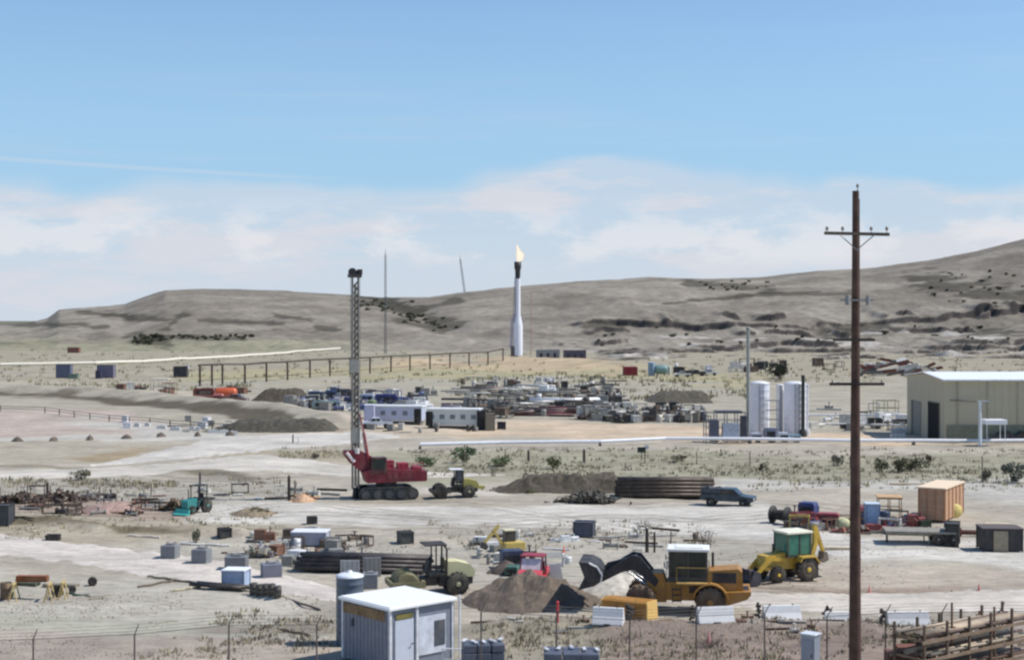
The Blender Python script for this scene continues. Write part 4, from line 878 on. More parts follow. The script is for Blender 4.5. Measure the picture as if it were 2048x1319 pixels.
def barrel(u, v, hpx, label, col=(56, 56, 54), group=None, name='barrel'):
    b = MB(); h = hpx / ppm(v); r = h * .34; b.lathe((0, 0, 0), [(r, 0), (r, h * .32), (r * 1.05, h * .34), (r, h * .36), (r, h * .64), (r * 1.05, h * .66), (r, h * .68), (r, h), (r * .92, h), (r * .92, h * .97), (0, h * .97)], 'Z', 16)
    o = b.build(name, mat(col, .6, .2, .3, .3), None); at(o, u, v); return tag(o, label, 'barrel', group)
for k in range(5): barrel(507 + k * 12, 1187 + k * 3, 24, 'dark barrel in the short row on the dirt track', group='dark barrels at the end of the black pipes')
def lean_panel(u, v, wpx, hpx, col, label, group, rz=0):
    s = ppm(v); t = thing('wall_panel', label, 'panel', u, v, rz, group); m = MB(); W, h = wpx / s, hpx / s; m.box(0, 0, h / 2, W, .08, h, rx=.08); m.build('sheet', mat(col, .6, 0, .12, .15), t)
    m = MB()
    for k in range(4): m.box(-W / 2 + W * (k + .5) / 4, -.06, h / 2, .05, .05, h, rx=.08)
    m.build('batten', mat(tuple(int(c * .8) for c in col), .7), t); m = MB(); m.bar((0, .1, h * .8), (0, .7, 0), .05); m.build('brace', mat((110, 104, 96), .8), t)
lean_panel(700, 1156, 38, 42, (176, 178, 178), 'pale grey wall panel standing behind the tank, left of the pair', 'grey panels'); lean_panel(744, 1150, 36, 40, (160, 158, 156), 'brownish grey wall panel standing behind the tank, right of the pair', 'grey panels', R(6))
box_thing('flat_container', 'low white topped container with dark end posts left of the roller', 'container', 617, 1092, 68, 28, 1.6, (176, 176, 186), R(-3), lid=(224, 224, 228))
box_thing('machine_crate', 'dark grey crate standing alone behind the roller canopy', 'crate', 814, 1087, 26, 24, .8, (72, 74, 72), R(20)); box_thing('machine_crate', 'slate grey crate in the middle of the pale yard', 'crate', 1166, 1076, 38, 30, 1.1, (78, 82, 96), R(-12)); box_thing('machine_crate', 'small black crate left of the drill rig tracks', 'crate', 625, 1052, 17, 14, .6, (58, 58, 56), R(15)); box_thing('machine_crate', 'small black box on the ground above the leftmost concrete blocks', 'crate', 452, 1078, 22, 20, .6, (52, 52, 54), R(30)); box_thing('machine_crate', 'low black box lying at far left below the brush line', 'crate', 104, 1084, 24, 12, .6, (48, 42, 46), R(5)); box_thing('machine_crate', 'dark crate cut by the left picture edge', 'crate', 0, 1056, 32, 42, 1.3, (66, 68, 72), 0)
def mini_excavator():
    t = thing('mini_excavator', 'small yellow excavator behind the red utility vehicle', 'excavator', 1022, 1112, R(20)); t.scale = (.62,) * 3; y1 = mat((206, 178, 96), .5, 0, .15, .25)
    for y in (-.7, .7): crawler(t, 0, y, 2.6, .6, .36)
    m = MB(); m.box(.2, 0, 1.1, 2.2, 1.7, .8); m.build('house', y1, t, .05); m = MB(); m.box(-.1, .3, 2.0, 1.1, 1.0, 1.2); c = m.build('cab', mat((60, 58, 52), .4), t, .03); m = MB(); m.box(-.1, .3, 2.65, 1.25, 1.15, .1); m.build('roof', mat((226, 214, 176), .5), c)
    m = MB(); m.prof([(-.8, 1.2), (-1.1, 1.2), (-2.0, 2.8), (-1.4, 3.3), (-1.2, 3.1), (-1.7, 2.7)], -.12, .12); m.build('boom', y1, t); m = MB(); m.prof([(-1.4, 3.35), (-1.2, 3.1), (-2.8, 1.4), (-3.0, 1.6)], -.09, .09); m.build('dipper', y1, t); m = MB(); m.prof([(-2.8, 1.5), (-3.1, 1.6), (-3.3, 1.0), (-2.8, .8), (-2.5, 1.1)], -.3, .3); m.build('bucket', mat((70, 64, 58), .6), t)
mini_excavator()
def generator(u, v, wpx, hpx, col, label, rz=0, group=None, tow=True):
    t = thing('generator', label, 'generator', u, v, rz, group); s = ppm(v); W, h = wpx / s, hpx / s; m = MB(); m.prof([(-W / 2, h * .25), (-W / 2, h * .85), (-W * .42, h), (W * .42, h), (W / 2, h * .85), (W / 2, h * .25)], -.5, .5); m.build('housing', mat(col, .5, 0, .2, .25), t, .03)
    m = MB()
    m.box(0, -.505, h * .6, W * .75, .02, h * .34)
    for k in range(4): m.box(-W * .3 + k * W * .2, -.52, h * .6, W * .12, .03, h * .3)
    m.build('louvre', mat((40, 42, 46), .7), t)
    for y in (-.45, .45): wheel(t, W * .15, y, max(.18, h * .24), .16, (36, 36, 38), (160, 160, 160))
    if tow: m = MB(); m.bar((-W / 2, 0, h * .3), (-W * .85, 0, h * .2), .05); m.build('drawbar', mat(DARK, .6), t)
generator(1024, 1134, 46, 36, (56, 66, 92), 'dark blue trailer generator left of the red utility vehicle', R(10))
generator(1025, 1150, 26, 20, (60, 100, 84), 'dull green generator low behind the dirt heap', R(-10))
def stake(u, v, hpx, label, r=.06, col=(64, 58, 52), group='dark posts in the yard', cross=False):
    m = MB(); h = hpx / ppm(v); m.tube((0, 0, -.2), (0, 0, h), r, r * .9, 7); m.tube((0, 0, h), (0, 0, h + r), r * .9, r * .3, 7)
    if cross: m.box(0, 0, h * .8, h * .3, .05, .06)
    o = m.build('post', mat(col, .9, dust=.15), None); at(o, u, v); return tag(o, label, 'post', group)
stake(1294, 1102, 46, 'thick dark post left of the twin pair behind the loader arms', .12); stake(1309, 1102, 40, 'thinner dark post right of the twin pair behind the loader arms', .08); stake(1342, 1100, 40, 'grey post just behind the loader cab roof', .06, (130, 122, 112))
stake(578, 1000, 48, 'tall dark post left of the drill rig', .14); stake(590, 1000, 40, 'grey post beside the tall dark one, left of the drill rig', .08, (120, 112, 100)); stake(95, 996, 28, 'stout dark post standing in the brush line at far left', .13)
stake(586, 886, 18, 'small dark post at the fork of the dirt roads', .09); stake(597, 886, 14, 'small white post at the fork of the dirt roads', .08, (226, 220, 214)); stake(400, 970, 24, 'dark post behind the green tractor', .1, (70, 66, 66))
for k in range(5): stake(196 + k * 12, 1004 + k * 1.5, 14, 'short dark stake in the close row above the pinkish dirt', .07, group='short stakes above the pinkish dirt')
def tractor():
    t = thing('tractor', 'small teal green tractor at left, left of the drill rig', 'tractor', 393, 1027, R(62)); t.scale = (.82,) * 3; g = mat((48, 132, 128), .45, 0, .15, .15)
    m = MB(); m.prof([(-1.7, .6), (-1.7, 1.2), (-1.5, 1.35), (-.3, 1.45), (-.3, .6)], -.38, .38); m.build('hood', g, t, .05); m = MB(); m.box(.35, 0, .9, 1.4, 1.0, .55); m.build('chassis', mat((28, 74, 78), .6), t, .03)
    for y in (-.7, .7): wheel(t, .6, y, .68, .4, (34, 36, 36), (58, 140, 132)); wheel(t, -1.3, y * .9, .4, .28, (34, 36, 36), (58, 140, 132))
    m = MB(); 
    for x in (-.2, .9):
        for y in (-.5, .5): m.tube((x, y, 1.2), (x, y, 2.55), .05)
    m.box(.35, 0, 2.58, 1.4, 1.2, .07); m.build('canopy_frame', mat((30, 34, 34), .6), t); m = MB(); m.box(.45, 0, 1.3, .5, .5, .12); m.box(.7, 0, 1.55, .1, .5, .5); m.build('seat', mat((24, 24, 24), .7), t)
    m = MB(); m.tube((-.9, .2, 1.3), (-.9, .2, 2.3), .05); m.build('exhaust', mat(DARK), t); m = MB(); m.prof([(-2.5, .05), (-1.9, .05), (-1.85, .5), (-2.0, .6), (-2.1, .2), (-2.5, .12)], -.8, .8); m.build('front_bucket', mat((60, 170, 160), .5), t)
tractor()
def scrap(u, v, wpx, hpx, n, label, cols, seed=1, group=None, kind='scrap_heap'):
    """tangle of bent steel thrown together; nobody could lift the pieces apart by eye"""
    rnd = random.Random(seed); s = ppm(v); W, h = wpx / s, hpx / s; t = thing(kind, label, 'scrap heap', u, v, 0, group)
    for ci, col in enumerate(cols):
        b = MB()
        for k in range(n // len(cols)):
            x = rnd.gauss(0, .24) * W; y = rnd.uniform(0, W * .3); zz = h * max(.15, 1 - abs(x) / (W * .55)); L = rnd.uniform(.3, .8) * h * 1.4; a = rnd.uniform(-1.2, 1.2); e = rnd.uniform(.1, 1.3)
            p = Vector((x, y, rnd.uniform(0, zz * .5))); q = p + Vector((math.sin(a) * math.cos(e), rnd.uniform(-.3, .3), math.sin(e) * .9)) * L
            if q.z > zz: q.z = zz
            if rnd.random() < .6: b.tube(p, q, rnd.uniform(.03, .09), n=5)
            else: b.box(p.x, p.y, p.z + .2, rnd.uniform(.2, .7), rnd.uniform(.05, .6), rnd.uniform(.05, .4), rnd.uniform(0, 3), rnd.uniform(-.7, .7))
        b.build('steel_scrap' if ci == 0 else 'tangled_scrap', mat(col, .7, .2, .4, .3), t)['kind'] = 'stuff'
scrap(1180, 1009, 122, 34, 170, 'tangled heap of grey and dark steel scrap in front of the dark windrow', [(122, 116, 104), (60, 58, 54), (96, 92, 84)], 3)
scrap(350, 1024, 54, 34, 50, 'brown heap of bent rods left of the green tractor', [(92, 74, 58), (140, 126, 104)], 6)
scrap(30, 1010, 150, 26, 130, 'brown brush and rods heap at the far left edge', [(98, 82, 70), (74, 62, 56)], 7, kind='brush_heap'); scrap(120, 1006, 90, 30, 90, 'dark brush heap around the stout post at left', [(84, 70, 62), (124, 104, 92)], 8, kind='brush_heap')
scrap(612, 1000, 40, 18, 30, 'tan bits of timber and rods beside the tall dark post', [(190, 156, 120), (130, 110, 90)], 9); scrap(515, 1112, 66, 34, 70, 'mixed light scrap heap behind the concrete blocks', [(176, 170, 150), (120, 100, 96), (150, 150, 160)], 10)
# saw horses and beam at left front
def workbench():
    def horse(u, v, label, col=(190, 168, 116)):
        t = thing('sawhorse', label, 'sawhorse', u, v, R(8), 'sawhorses at the left edge'); m = MB(); m.box(0, .35, .92, .12, 1.1, .12); m.build('top_beam', mat(col, .9), t)
        for x in (-1, 1):
            for y in (-.1, .8): m = MB(); m.bar((0, y, .9), (x * .22, y, 0), .06); m.build('leg', mat(col, .9), t)
    horse(26, 1196, 'pale wooden sawhorse farthest left, almost at the picture edge'); horse(97, 1196, 'pale wooden sawhorse at the right end of the rust red beam'); horse(124, 1192, 'pale wooden sawhorse in front of the dark tyre and green hose')
    s = ppm(1194); o = MB().box(0, 0, 0, 62 / s, .45, .2).box(0, 0, .14, 62 / s, .45, .04).box(0, 0, -.14, 62 / s, .45, .04).build('steel_beam', mat((140, 84, 52), .85, .1, .35), None); x, y = PX(62, 1192); o.location = (x, y + .25, gzf(x, y) + 1.12); tag(o, 'rust red steel beam lying across two sawhorses at left', 'beam')
    for u0, v0, L, c, l in ((52, 1166, 1.3, (70, 74, 58), 'dark olive plank lying behind the rust red beam'), (120, 1168, 2.0, (136, 128, 110), 'grey weathered plank behind the sawhorses')):
        o = MB().box(0, 0, .1, L, .3, .2).box(.1, .3, .1, L * .9, .24, .16).build('plank', mat(c, .9, 0, .3), None); at(o, u0, v0, R(-10)); tag(o, l, 'plank')
    def tyre(u, v, r, label): o = MB().lathe((0, 0, r), [(r * .5, -.12), (r * .9, -.14), (r, -.08), (r, .08), (r * .9, .14), (r * .5, .12)], 'Y', 20).build('tyre', mat((34, 34, 34), .9), None); at(o, u, v, R(20)); tag(o, label, 'tyre', 'old tyres by the sawhorses')
    tyre(115, 1186, .34, 'black tyre leaning behind the right sawhorse'); tyre(185, 1166, .26, 'small black tyre alone right of the green hose'); tyre(145, 1176, .2, 'smallest black tyre above the green hose')
    m = MB(); m.path([(x * .3, .2 * math.sin(x * 1.7), .08 + .05 * math.sin(x * 3)) for x in range(8)], .07, 6); o = m.build('hose', mat((44, 74, 60), .7), None); at(o, 135, 1178, R(-35)); tag(o, 'dark green hose snaking on the ground right of the sawhorses', 'hose')
    barrel(12, 1192, 34, 'brown barrel under the leftmost sawhorse', (96, 76, 56))
workbench()
# rods lying about on the dirt
for k, (u0, v0, u1, v1, c, l) in enumerate([(295, 1150, 345, 1156, (120, 116, 98), 'thin grey rod lying highest of the loose rods at left'), (275, 1172, 350, 1158, (110, 96, 80), 'bent brownish rod lying left of the black pipes'), (345, 1158, 400, 1164, (96, 88, 76), 'thin rod leading to the black pipes'), (340, 1180, 400, 1172, (190, 180, 150), 'pale rod lying lowest of the loose rods'), (560, 1196, 640, 1222, (96, 86, 78), 'thin dark rod left of the shed'), (560, 1258, 620, 1270, (90, 80, 72), 'dark hose curling on the dirt left of the shed'), (0, 1046, 70, 1052, (84, 78, 58), 'olive log at the far left edge'), (255, 1075, 320, 1078, (212, 200, 182), 'pale board left of the concrete blocks'), (360, 1088, 460, 1092, (220, 216, 206), 'long pale board behind the second concrete block'), (700, 1072, 745, 1076, (72, 70, 66), 'short dark beam in the pale yard below the rig'), (670, 1074, 700, 1073, (84, 80, 74), 'dark stick left of the short dark beam')]):
    (x0, y0), (x1, y1) = PX(u0, v0), PX(u1, v1); dx, dy = x1 - x0, y1 - y0
    m = MB(); n = 6; pts = [(dx * q / n, dy * q / n + .08 * math.sin(q * 1.9 + k), .07 + .02 * math.sin(q * 2)) for q in range(n + 1)]; m.path(pts, .06 if c[0] < 200 else .09, 6); o = m.build('rod', mat(c, .8), None); o.location = (x0, y0, gzf((x0 + x1) / 2, (y0 + y1) / 2)); tag(o, l, 'rod')
# ------------------------------------------------------------------ right hand equipment cluster
pipe_mat = None
def spool(u, v, rpx, label, col, flange, rz=0, wid=.8, name='cable_reel'):
    s = ppm(v); r = rpx / s; t = thing(name, label, 'reel', u, v, rz)
    m = MB(); m.lathe((0, 0, r), [(r * .5, -wid / 2), (r * .5, wid / 2)], 'Y', 18)
    for k in range(6): m.lathe((0, -wid / 2 + wid * (k + .5) / 6, r), [(r * .5, -.05), (r * .62, 0), (r * .5, .05)], 'Y', 18)
    m.build('winding', mat(col, .8), t)
    for y in (-wid / 2, wid / 2): q = MB(); q.lathe((0, y, r), [(r * .12, -.04), (r, -.04), (r, .04), (r * .12, .04)], 'Y', 24); q.build('flange', mat(flange, .7, 0, .2, .2), t)
    return t
spool(1560, 1047, 18, 'black cable reel at the left end of the equipment cluster', (34, 34, 36), (44, 44, 46), R(50), 1.2)
spool(1907, 1030, 14, 'yellow flanged cable reel leaning on the orange timber container', (150, 132, 84), (214, 194, 120), R(12), .7)
spool(1945, 1068, 9, 'rusty reel right of the flat trailer', (92, 56, 44), (110, 68, 50), R(80), 1.6)
def hz_tank(u, v, wpx, hpx, col, label, rz=0, name='horizontal_tank', cat='tank', end=None):
    s = ppm(v); L, d = wpx / s, hpx / s; r = d * .42; t = thing(name, label, cat, u, v, rz); m = MB(); z = d - r
    m.lathe((0, 0, z), [(0, -L / 2), (r * .6, -L / 2 + .03), (r * .92, -L / 2 + r * .25), (r, -L / 2 + r * .5), (r, L / 2 - r * .5), (r * .92, L / 2 - r * .25), (r * .6, L / 2 - .03), (0, L / 2)], 'X', 20); m.build('shell', mat(col, .45, .1, .15, .15), t)
    for x in (-L * .28, L * .28): q = MB(); q.b0(x, 0, 0, .16, r * 1.5, z - r * .7); q.build('saddle', mat(end or STEEL, .7), t)
    q = MB(); q.lathe((0, 0, z + r - .03), [(r * .22, 0), (r * .22, .1), (0, .12)], 'Z', 12); q.build('hatch', mat(end or STEEL, .6), t); return t
generator(1616, 1037, 34, 34, (50, 64, 118), 'blue machine at the left of the equipment cluster', R(-30), tow=False); box_thing('bin', 'pale blue bin leaning against the blue machine', 'bin', 1632, 1036, 10, 24, .7, (150, 186, 206))
generator(1655, 1048, 46, 26, (150, 60, 62), 'red compressor between the blue tank and the utility pole', R(-15)); 
generator(1722, 1045, 34, 36, (146, 66, 64), 'red pump unit showing just right of the utility pole', R(20), tow=False)
spool(1686, 1058, 13, 'pale green yellow reel just left of the utility pole', (190, 186, 132), (206, 206, 160), R(10), .5, 'hose_reel')
box_thing('tool_box', 'tall pale blue tank box right of the utility pole', 'tank box', 1746, 1056, 26, 52, 1.1, (150, 176, 204), R(-6), rough=.4, lid=(196, 208, 218))
def vert_tank(u, v, wpx, hpx, col, label, lid=None, name='upright_tank'):
    s = ppm(v); r, h = wpx / s / 2, hpx / s; t = thing(name, label, 'tank', u, v); m = MB(); pr = []
    n = max(4, int(h / .8))
    for k in range(n): z = h * k / n; pr += [(r, z), (r, z + h / n - .04), (r * 1.005, z + h / n - .02)]
    m.lathe((0, 0, 0), pr, 'Z', 24); m.build('shell', mat(col, .45, 0, .06, .08), t); q = MB(); q.lathe((0, 0, h), [(r * 1.03, -.05), (r * 1.02, .02), (r * .5, r * .18), (0, r * .22)], 'Z', 24); q.build('lid', mat(lid or col, .5), t)
    q = MB(); q.tube((r * .2, -r - .1, 0), (r * .2, -r - .1, h), .03); q.tube((-r * .2, -r - .1, 0), (-r * .2, -r - .1, h), .03)
    for k in range(int(h / .3)): q.tube((r * .2, -r - .1, .3 * k), (-r * .2, -r - .1, .3 * k), .02, n=4)
    q.build('ladder', mat((90, 92, 96), .6), t); return t
vert_tank(1769, 1056, 20, 38, (44, 64, 92), 'dark blue upright tank touching the pale blue box')
def frame_tower(u, v, wpx, hpx, dep, col, label, levels=2, name='timber_frame', cat='framework', top=True, rz=0, nb=3):  # plain open frame of posts and rails
    s = ppm(v); W, h = wpx / s, hpx / s; t = thing(name, label, cat, u, v, rz); c = mat(col, .85, 0, .3, .2); w = max(.07, W * .03)
    for i in range(nb):
        for y in (0, dep): m = MB(); m.b0(-W / 2 + W * i / (nb - 1), y, 0, w, w, h); m.build('post', c, t)
    for k in range(1, levels + 1):
        m = MB(); z = h * k / levels - w * .5
        for y in (-.01, dep + .01): m.box(0, y, z, W, w * .8, w)
        for i in range(nb): m.box(-W / 2 + W * i / (nb - 1) + w, dep / 2, z + .01, w, dep, w * .8)
        m.build('rail', c, t)
    if top: m = MB(); m.box(0, dep / 2, h + .05, W + .2, dep + .2, .08); m.build('deck', c, t)
    return t
frame_tower(1780, 1034, 44, 42, 1.8, (196, 160, 120), 'tan timber frame between the utility pole and the orange timber container', 2, rz=R(-10))
frame_tower(1800, 1058, 66, 22, 1.6, (142, 82, 66), 'low rust red frame in front of the tan timber frame', 1, top=False, rz=R(-6))
def timber_container():
    t = thing('timber_container', 'large orange tan plywood container with pale top at right', 'container', 1836, 1036, R(-31)); h = 2.55; W, L = 2.0, 5.6
    b = MB(); b.b0(W / 2, L / 2, .15, W, L, h - .2); b.build('wall', mat((188, 148, 116), .8, 0, .2, .2), t, .02)
    m = MB()
    for k in range(4): m.b0(.05 + (W - .1) * k / 3, -.03, .15, .09, .06, h - .2)
    for k in range(6): m.b0(W + .03, .06 + (L - .12) * k / 5, .15, .06, .09, h - .2)
    m.build('batten', mat((176, 130, 94), .85), t); m = MB(); m.box(W / 2, L / 2, h, W + .2, L + .2, .1); m.build('roof', mat((232, 208, 176), .7, 0, .06, .08), t)
    m = MB()
    for k in range(3): m.b0(W / 2, .5 + k * (L - 1) / 2, -.05, W, .18, .2)
    m.build('skid', mat((120, 90, 62), .9), t)
timber_container()
def flat_trailer(u, v, L, rz, label, col=(150, 142, 126), axles=2, load=None):
    t = thing('flat_trailer', label, 'trailer', u, v, rz); m = MB(); m.box(0, 0, .85, L, 2.2, .14)
    for y in (-.6, .6): m.box(0, y, .68, L * .96, .14, .2)
    m.build('deck', mat(col, .8, .05, .3, .25), t)
    for a in range(axles):
        for y in (-.95, .95): wheel(t, L * .25 + a * .95, y, .42, .26, (34, 34, 34), (130, 128, 120))
    m = MB(); m.bar((-L / 2, .5, .75), (-L / 2 - 1.2, 0, .6), .08); m.bar((-L / 2, -.5, .75), (-L / 2 - 1.2, 0, .6), .08); m.build('drawbar', mat((90, 84, 78), .7), t)
    m = MB(); m.tube((-L * .46, 0, 0), (-L * .46, 0, .8), .07); m.build('landing_leg', mat(DARK, .7), t); return t
flat_trailer(1838, 1084, 4.6, R(-8), 'low flat trailer with dark left end in front of the rust red frame', (142, 136, 124), 2)
frame_tower(1878, 1086, 40, 26, 1.2, (196, 196, 170), 'pale steel frame on the right end of the flat trailer', 1, top=False, name='open_frame', nb=4)
box_thing('tall_crate', 'tall dark crate at the right end of the flat trailer', 'crate', 1904, 1090, 24, 46, 1.6, (58, 58, 54), R(-20)); 
def banded():
    t = box_thing('banded_crate', 'wide dark crate with a beige middle band at the right edge', 'crate', 2006, 1100, 76, 46, 1.9, (52, 50, 52), R(-5), lid=(96, 84, 76)); s = ppm(1100); m = MB(); m.b0(-.15, -.05, .06, 28 / s, .08, 44 / s - .1); m.build('band', mat((150, 138, 116), .7), t)
banded()
for k, (u, v, c, l) in enumerate([(1905, 1056, (88, 96, 140), 'small blue bin under the orange timber container'), (1852, 1050, (70, 84, 60), 'small dark green bin under the orange timber container'), (1640, 1060, (196, 190, 178), 'white tub in front of the red compressor'), (1590, 1056, (120, 118, 110), 'grey bin right of the black cable reel')]):
    box_thing('bin', l, 'bin', u, v, 20, 14, .7, c, R(10 * k)) 
scrap(1720, 1064, 100, 12, 60, 'low clutter of hoses and rods behind the utility pole', [(110, 104, 98), (150, 96, 84)], 21); scrap(1830, 1062, 120, 9, 50, 'low rusty clutter between the frame and the flat trailer', [(126, 92, 76), (84, 76, 70)], 22)
for (u0, v0, u1, l) in [(1780, 972, 1850, 'pale timber plank lying left of the orange container top'), (1970, 1046, 2020, 'cream plank above the banded crate'), (2000, 968, 2048, 'bright plank on the dirt at the right edge'), (1650, 1096, 1700, 'pinkish plank on the ground left of the utility pole')]:
    s = ppm(v0); m = MB(); m.box(0, 0, .12, (u1 - u0) / s, .4, .14); m.box(.1, .4, .1, (u1 - u0) / s * .9, .3, .1); o = m.build('plank', mat((214, 196, 168), .8), None); at(o, (u0 + u1) / 2, v0, R(-4)); tag(o, l, 'plank')

# ------------------------------------------------------------------ warehouse
def warehouse():
    D0 = dist_of(881); x0, y0 = PX(1889, 884); t = bpy.data.objects.new('warehouse', None); COL.objects.link(t); t.location = (x0, y0, 0); t.rotation_euler = (0, 0, R(0.5)); tag(t, 'beige metal warehouse with a thin bright white roof at the right edge', 'warehouse')
    Wf, Dp, h = 34.0, 16.4, 7.65; rise = .55; wall = mat((186, 176, 150), .7, 0, .05, .08, .6); b = MB()
    def rib(xa, xb, yy, sg, ztop):
        n = int(abs(xb - xa) / .9); pts = []
        for k in range(n):
            a = xa + (xb - xa) * k / n; d = (xb - xa) / n; pts += [(a, yy), (a + d * .75, yy), (a + d * .8, yy - .06 * sg), (a + d * .95, yy - .06 * sg)]
        pts.append((xb, yy)); N = len(pts); return pts, N
    # gable end faces the camera side-left, long wall faces the camera
    pts, N = rib(3.6, Wf, 0, 1, h); b.add([(x, y, -.3) for x, y in pts] + [(x, y, h) for x, y in pts], [(k, k + 1, N + k + 1, N + k) for k in range(N - 1)])
    b.add([(0, 0, -.3), (3.6, 0, -.3), (3.6, 0, h), (0, 0, h)], [(0, 1, 2, 3)])
    b.add([(0, 0, -.3), (0, Dp, -.3), (0, Dp, h), (0, Dp / 2, h + rise), (0, 0, h)], [(0, 4, 3, 2, 1)]); b.add([(Wf, 0, -.3), (Wf, Dp, -.3), (Wf, Dp, h), (Wf, Dp / 2, h + rise), (Wf, 0, h)], [(0, 1, 2, 3, 4)]); b.add([(0, Dp, -.3), (Wf, Dp, -.3), (Wf, Dp, h), (0, Dp, h)], [(0, 3, 2, 1)])
    b.build('wall', wall, t)
    r = MB(); r.add([(-.3, -.35, h - .03), (Wf + .3, -.35, h - .03), (Wf + .3, Dp / 2, h + rise + .08), (-.3, Dp / 2, h + rise + .08), (-.3, Dp + .35, h - .03), (Wf + .3, Dp + .35, h - .03),
                     (-.3, -.35, h + .09), (Wf + .3, -.35, h + .09), (Wf + .3, Dp / 2, h + rise + .2), (-.3, Dp / 2, h + rise + .2), (-.3, Dp + .35, h + .09), (Wf + .3, Dp + .35, h + .09)],
                    [(0, 1, 2, 3), (3, 2, 5, 4), (9, 8, 7, 6), (10, 11, 8, 9), (0, 6, 7, 1), (4, 5, 11, 10), (0, 3, 9, 6), (3, 4, 10, 9), (1, 7, 8, 2), (2, 8, 11, 5)])
    r.build('roof', mat((240, 240, 236), .4, 0, .03, .04), t)
    g = MB(); g.box(Wf / 2 - .1, -.42, h - .02, Wf + .5, .14, .16); g.build('gutter', mat((226, 226, 222), .5), t)
    d = MB(); d.box(-.04, 11.6, 2.2, .06, 3.4, 4.5); d.build('door', mat((130, 130, 122), .7), t)
    d = MB(); d.box(-.04, 13.9, 2.2, .08, .8, 4.5); d.build('door_trim', mat((104, 102, 92), .7), t)
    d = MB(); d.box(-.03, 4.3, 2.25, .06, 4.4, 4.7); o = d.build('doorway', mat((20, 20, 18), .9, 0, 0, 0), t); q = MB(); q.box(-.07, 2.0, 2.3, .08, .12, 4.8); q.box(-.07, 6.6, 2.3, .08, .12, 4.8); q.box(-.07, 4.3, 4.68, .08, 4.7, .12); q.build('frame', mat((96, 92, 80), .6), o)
    d = MB(); d.box(7.0, -.14, 1.0, 13.5, .1, 2.2); d.build('wainscot', mat((116, 122, 104), .8), t)
    for k in range(9): q = MB(); q.b0(1.6 + k * 3.7, -.1, 0, .12, .1, h - .2); q.build('downpipe' if k % 3 == 0 else 'frame_line', mat((168, 160, 138), .6), t)
    q = MB(); q.tube((.6, -.2, 5.2), (5.0, -1.0, 5.0), .06); q.build('conduit', mat((92, 90, 86), .6), t)
warehouse()
def light_pole(u, v, hpx, label, col=(222, 226, 228), arm=False, r=.16, name='light_pole', cat='pole'):
    s = ppm(v); h = hpx / s; t = thing(name, label, cat, u, v); m = MB(); m.tube((0, 0, -.2), (0, 0, h), r, r * .8, 10); m.build('shaft', mat(col, .5, 0, .1), t); m = MB(); m.box(.35, 0, h + .05, 1.3, .3, .14); m.build('lamp_head', mat((200, 202, 200), .4), t)
    m = MB(); m.b0(0, 0, -.1, r * 4, r * 4, .35); m.build('footing', mat((170, 166, 158), .9), t); return t
light_pole(1960, 892, 90, 'white light pole in front of the warehouse', r=.2)
def canopy():
    t = thing('canopy', 'small bright white canopy roof on posts in front of the warehouse', 'canopy', 1987, 890, R(2)); s = ppm(890); h = 48 / s; m = MB(); m.box(0, 0, h, 2.6, 2.0, .55); m.build('roof', mat((244, 244, 244), .4, 0, .03, .02), t, .05)
    for x in (-1.1, 1.1):
        for y in (-.8, .8): m = MB(); m.tube((x, y, 0), (x, y, h), .05); m.build('post', mat((220, 222, 224), .5), t)
canopy()
for k, (u, l, c) in enumerate([(2008, 'dark parked car under the white canopy', (46, 50, 62)), (2046, 'dark parked car at the right edge before the warehouse', (40, 44, 54))]):
    pickup(u, 884, R(4), 4.4, c, l, name='parked_car', cat='car', group='dark cars before the warehouse')
# ------------------------------------------------------------------ white process skids and stacks
vert_tank(1519, 872, 40, 106, (226, 228, 234), 'white upright cylinder, left one of the tank group at right', (242, 242, 244))
vert_tank(1560, 868, 15, 100, (234, 232, 230), 'slim white upright cylinder in the middle of the tank group', (242, 242, 244))
vert_tank(1590, 870, 44, 104, (224, 226, 232), 'white upright cylinder, right one of the tank group at right', (242, 242, 244))
for k, (u, v, w, h, c, l) in enumerate([(1512, 886, 24, 18, (188, 194, 206), 'pale blue pump box at the foot of the left white cylinder'), (1540, 887, 22, 30, (120, 126, 142), 'slate grey pump box between the white cylinders'), (1566, 886, 22, 20, (200, 206, 212), 'whitish pump box below the slim white cylinder'), (1590, 886, 20, 16, (130, 160, 170), 'teal grey pump box at the foot of the right white cylinder')]):
    generator(u, v, w, h, c, l, R(k * 4), tow=False)
frame_tower(1546, 878, 24, 76, 1.5, (150, 152, 160), 'grey pipe frame between the two white process tanks', 4, name='pipe_frame', nb=2, top=False)
def stack(u, v, hpx, r, col, label, caps=True, name='exhaust_stack'):
    s = ppm(v); h = hpx / s; t = thing(name, label, 'stack', u, v); m = MB(); m.tube((0, 0, 0), (0, 0, h), r, r, 12); m.build('tube', mat(col, .5, .1, .15, .1), t); m = MB(); m.lathe((0, 0, h), [(r * 1.2, -.15), (r * 1.2, .1), (r * .8, .1)], 'Z', 12); m.build('cap', mat(tuple(int(c * .8) for c in col), .5), t); m = MB(); m.lathe((0, 0, 0), [(r * 2.2, -.1), (r * 2.2, .5), (r * 1.4, 1.0)], 'Z', 12); m.build('base', mat(col, .6), t)
stack(1606, 872, 122, .23, (38, 44, 44), 'dark exhaust stack at the right corner of the white tanks'); stack(1615, 870, 100, .15, (232, 234, 236), 'white pipe rising right beside the dark exhaust stack'); stack(1496, 884, 226, .22, (158, 158, 150), 'very tall slim grey stack at the left corner of the white tanks')
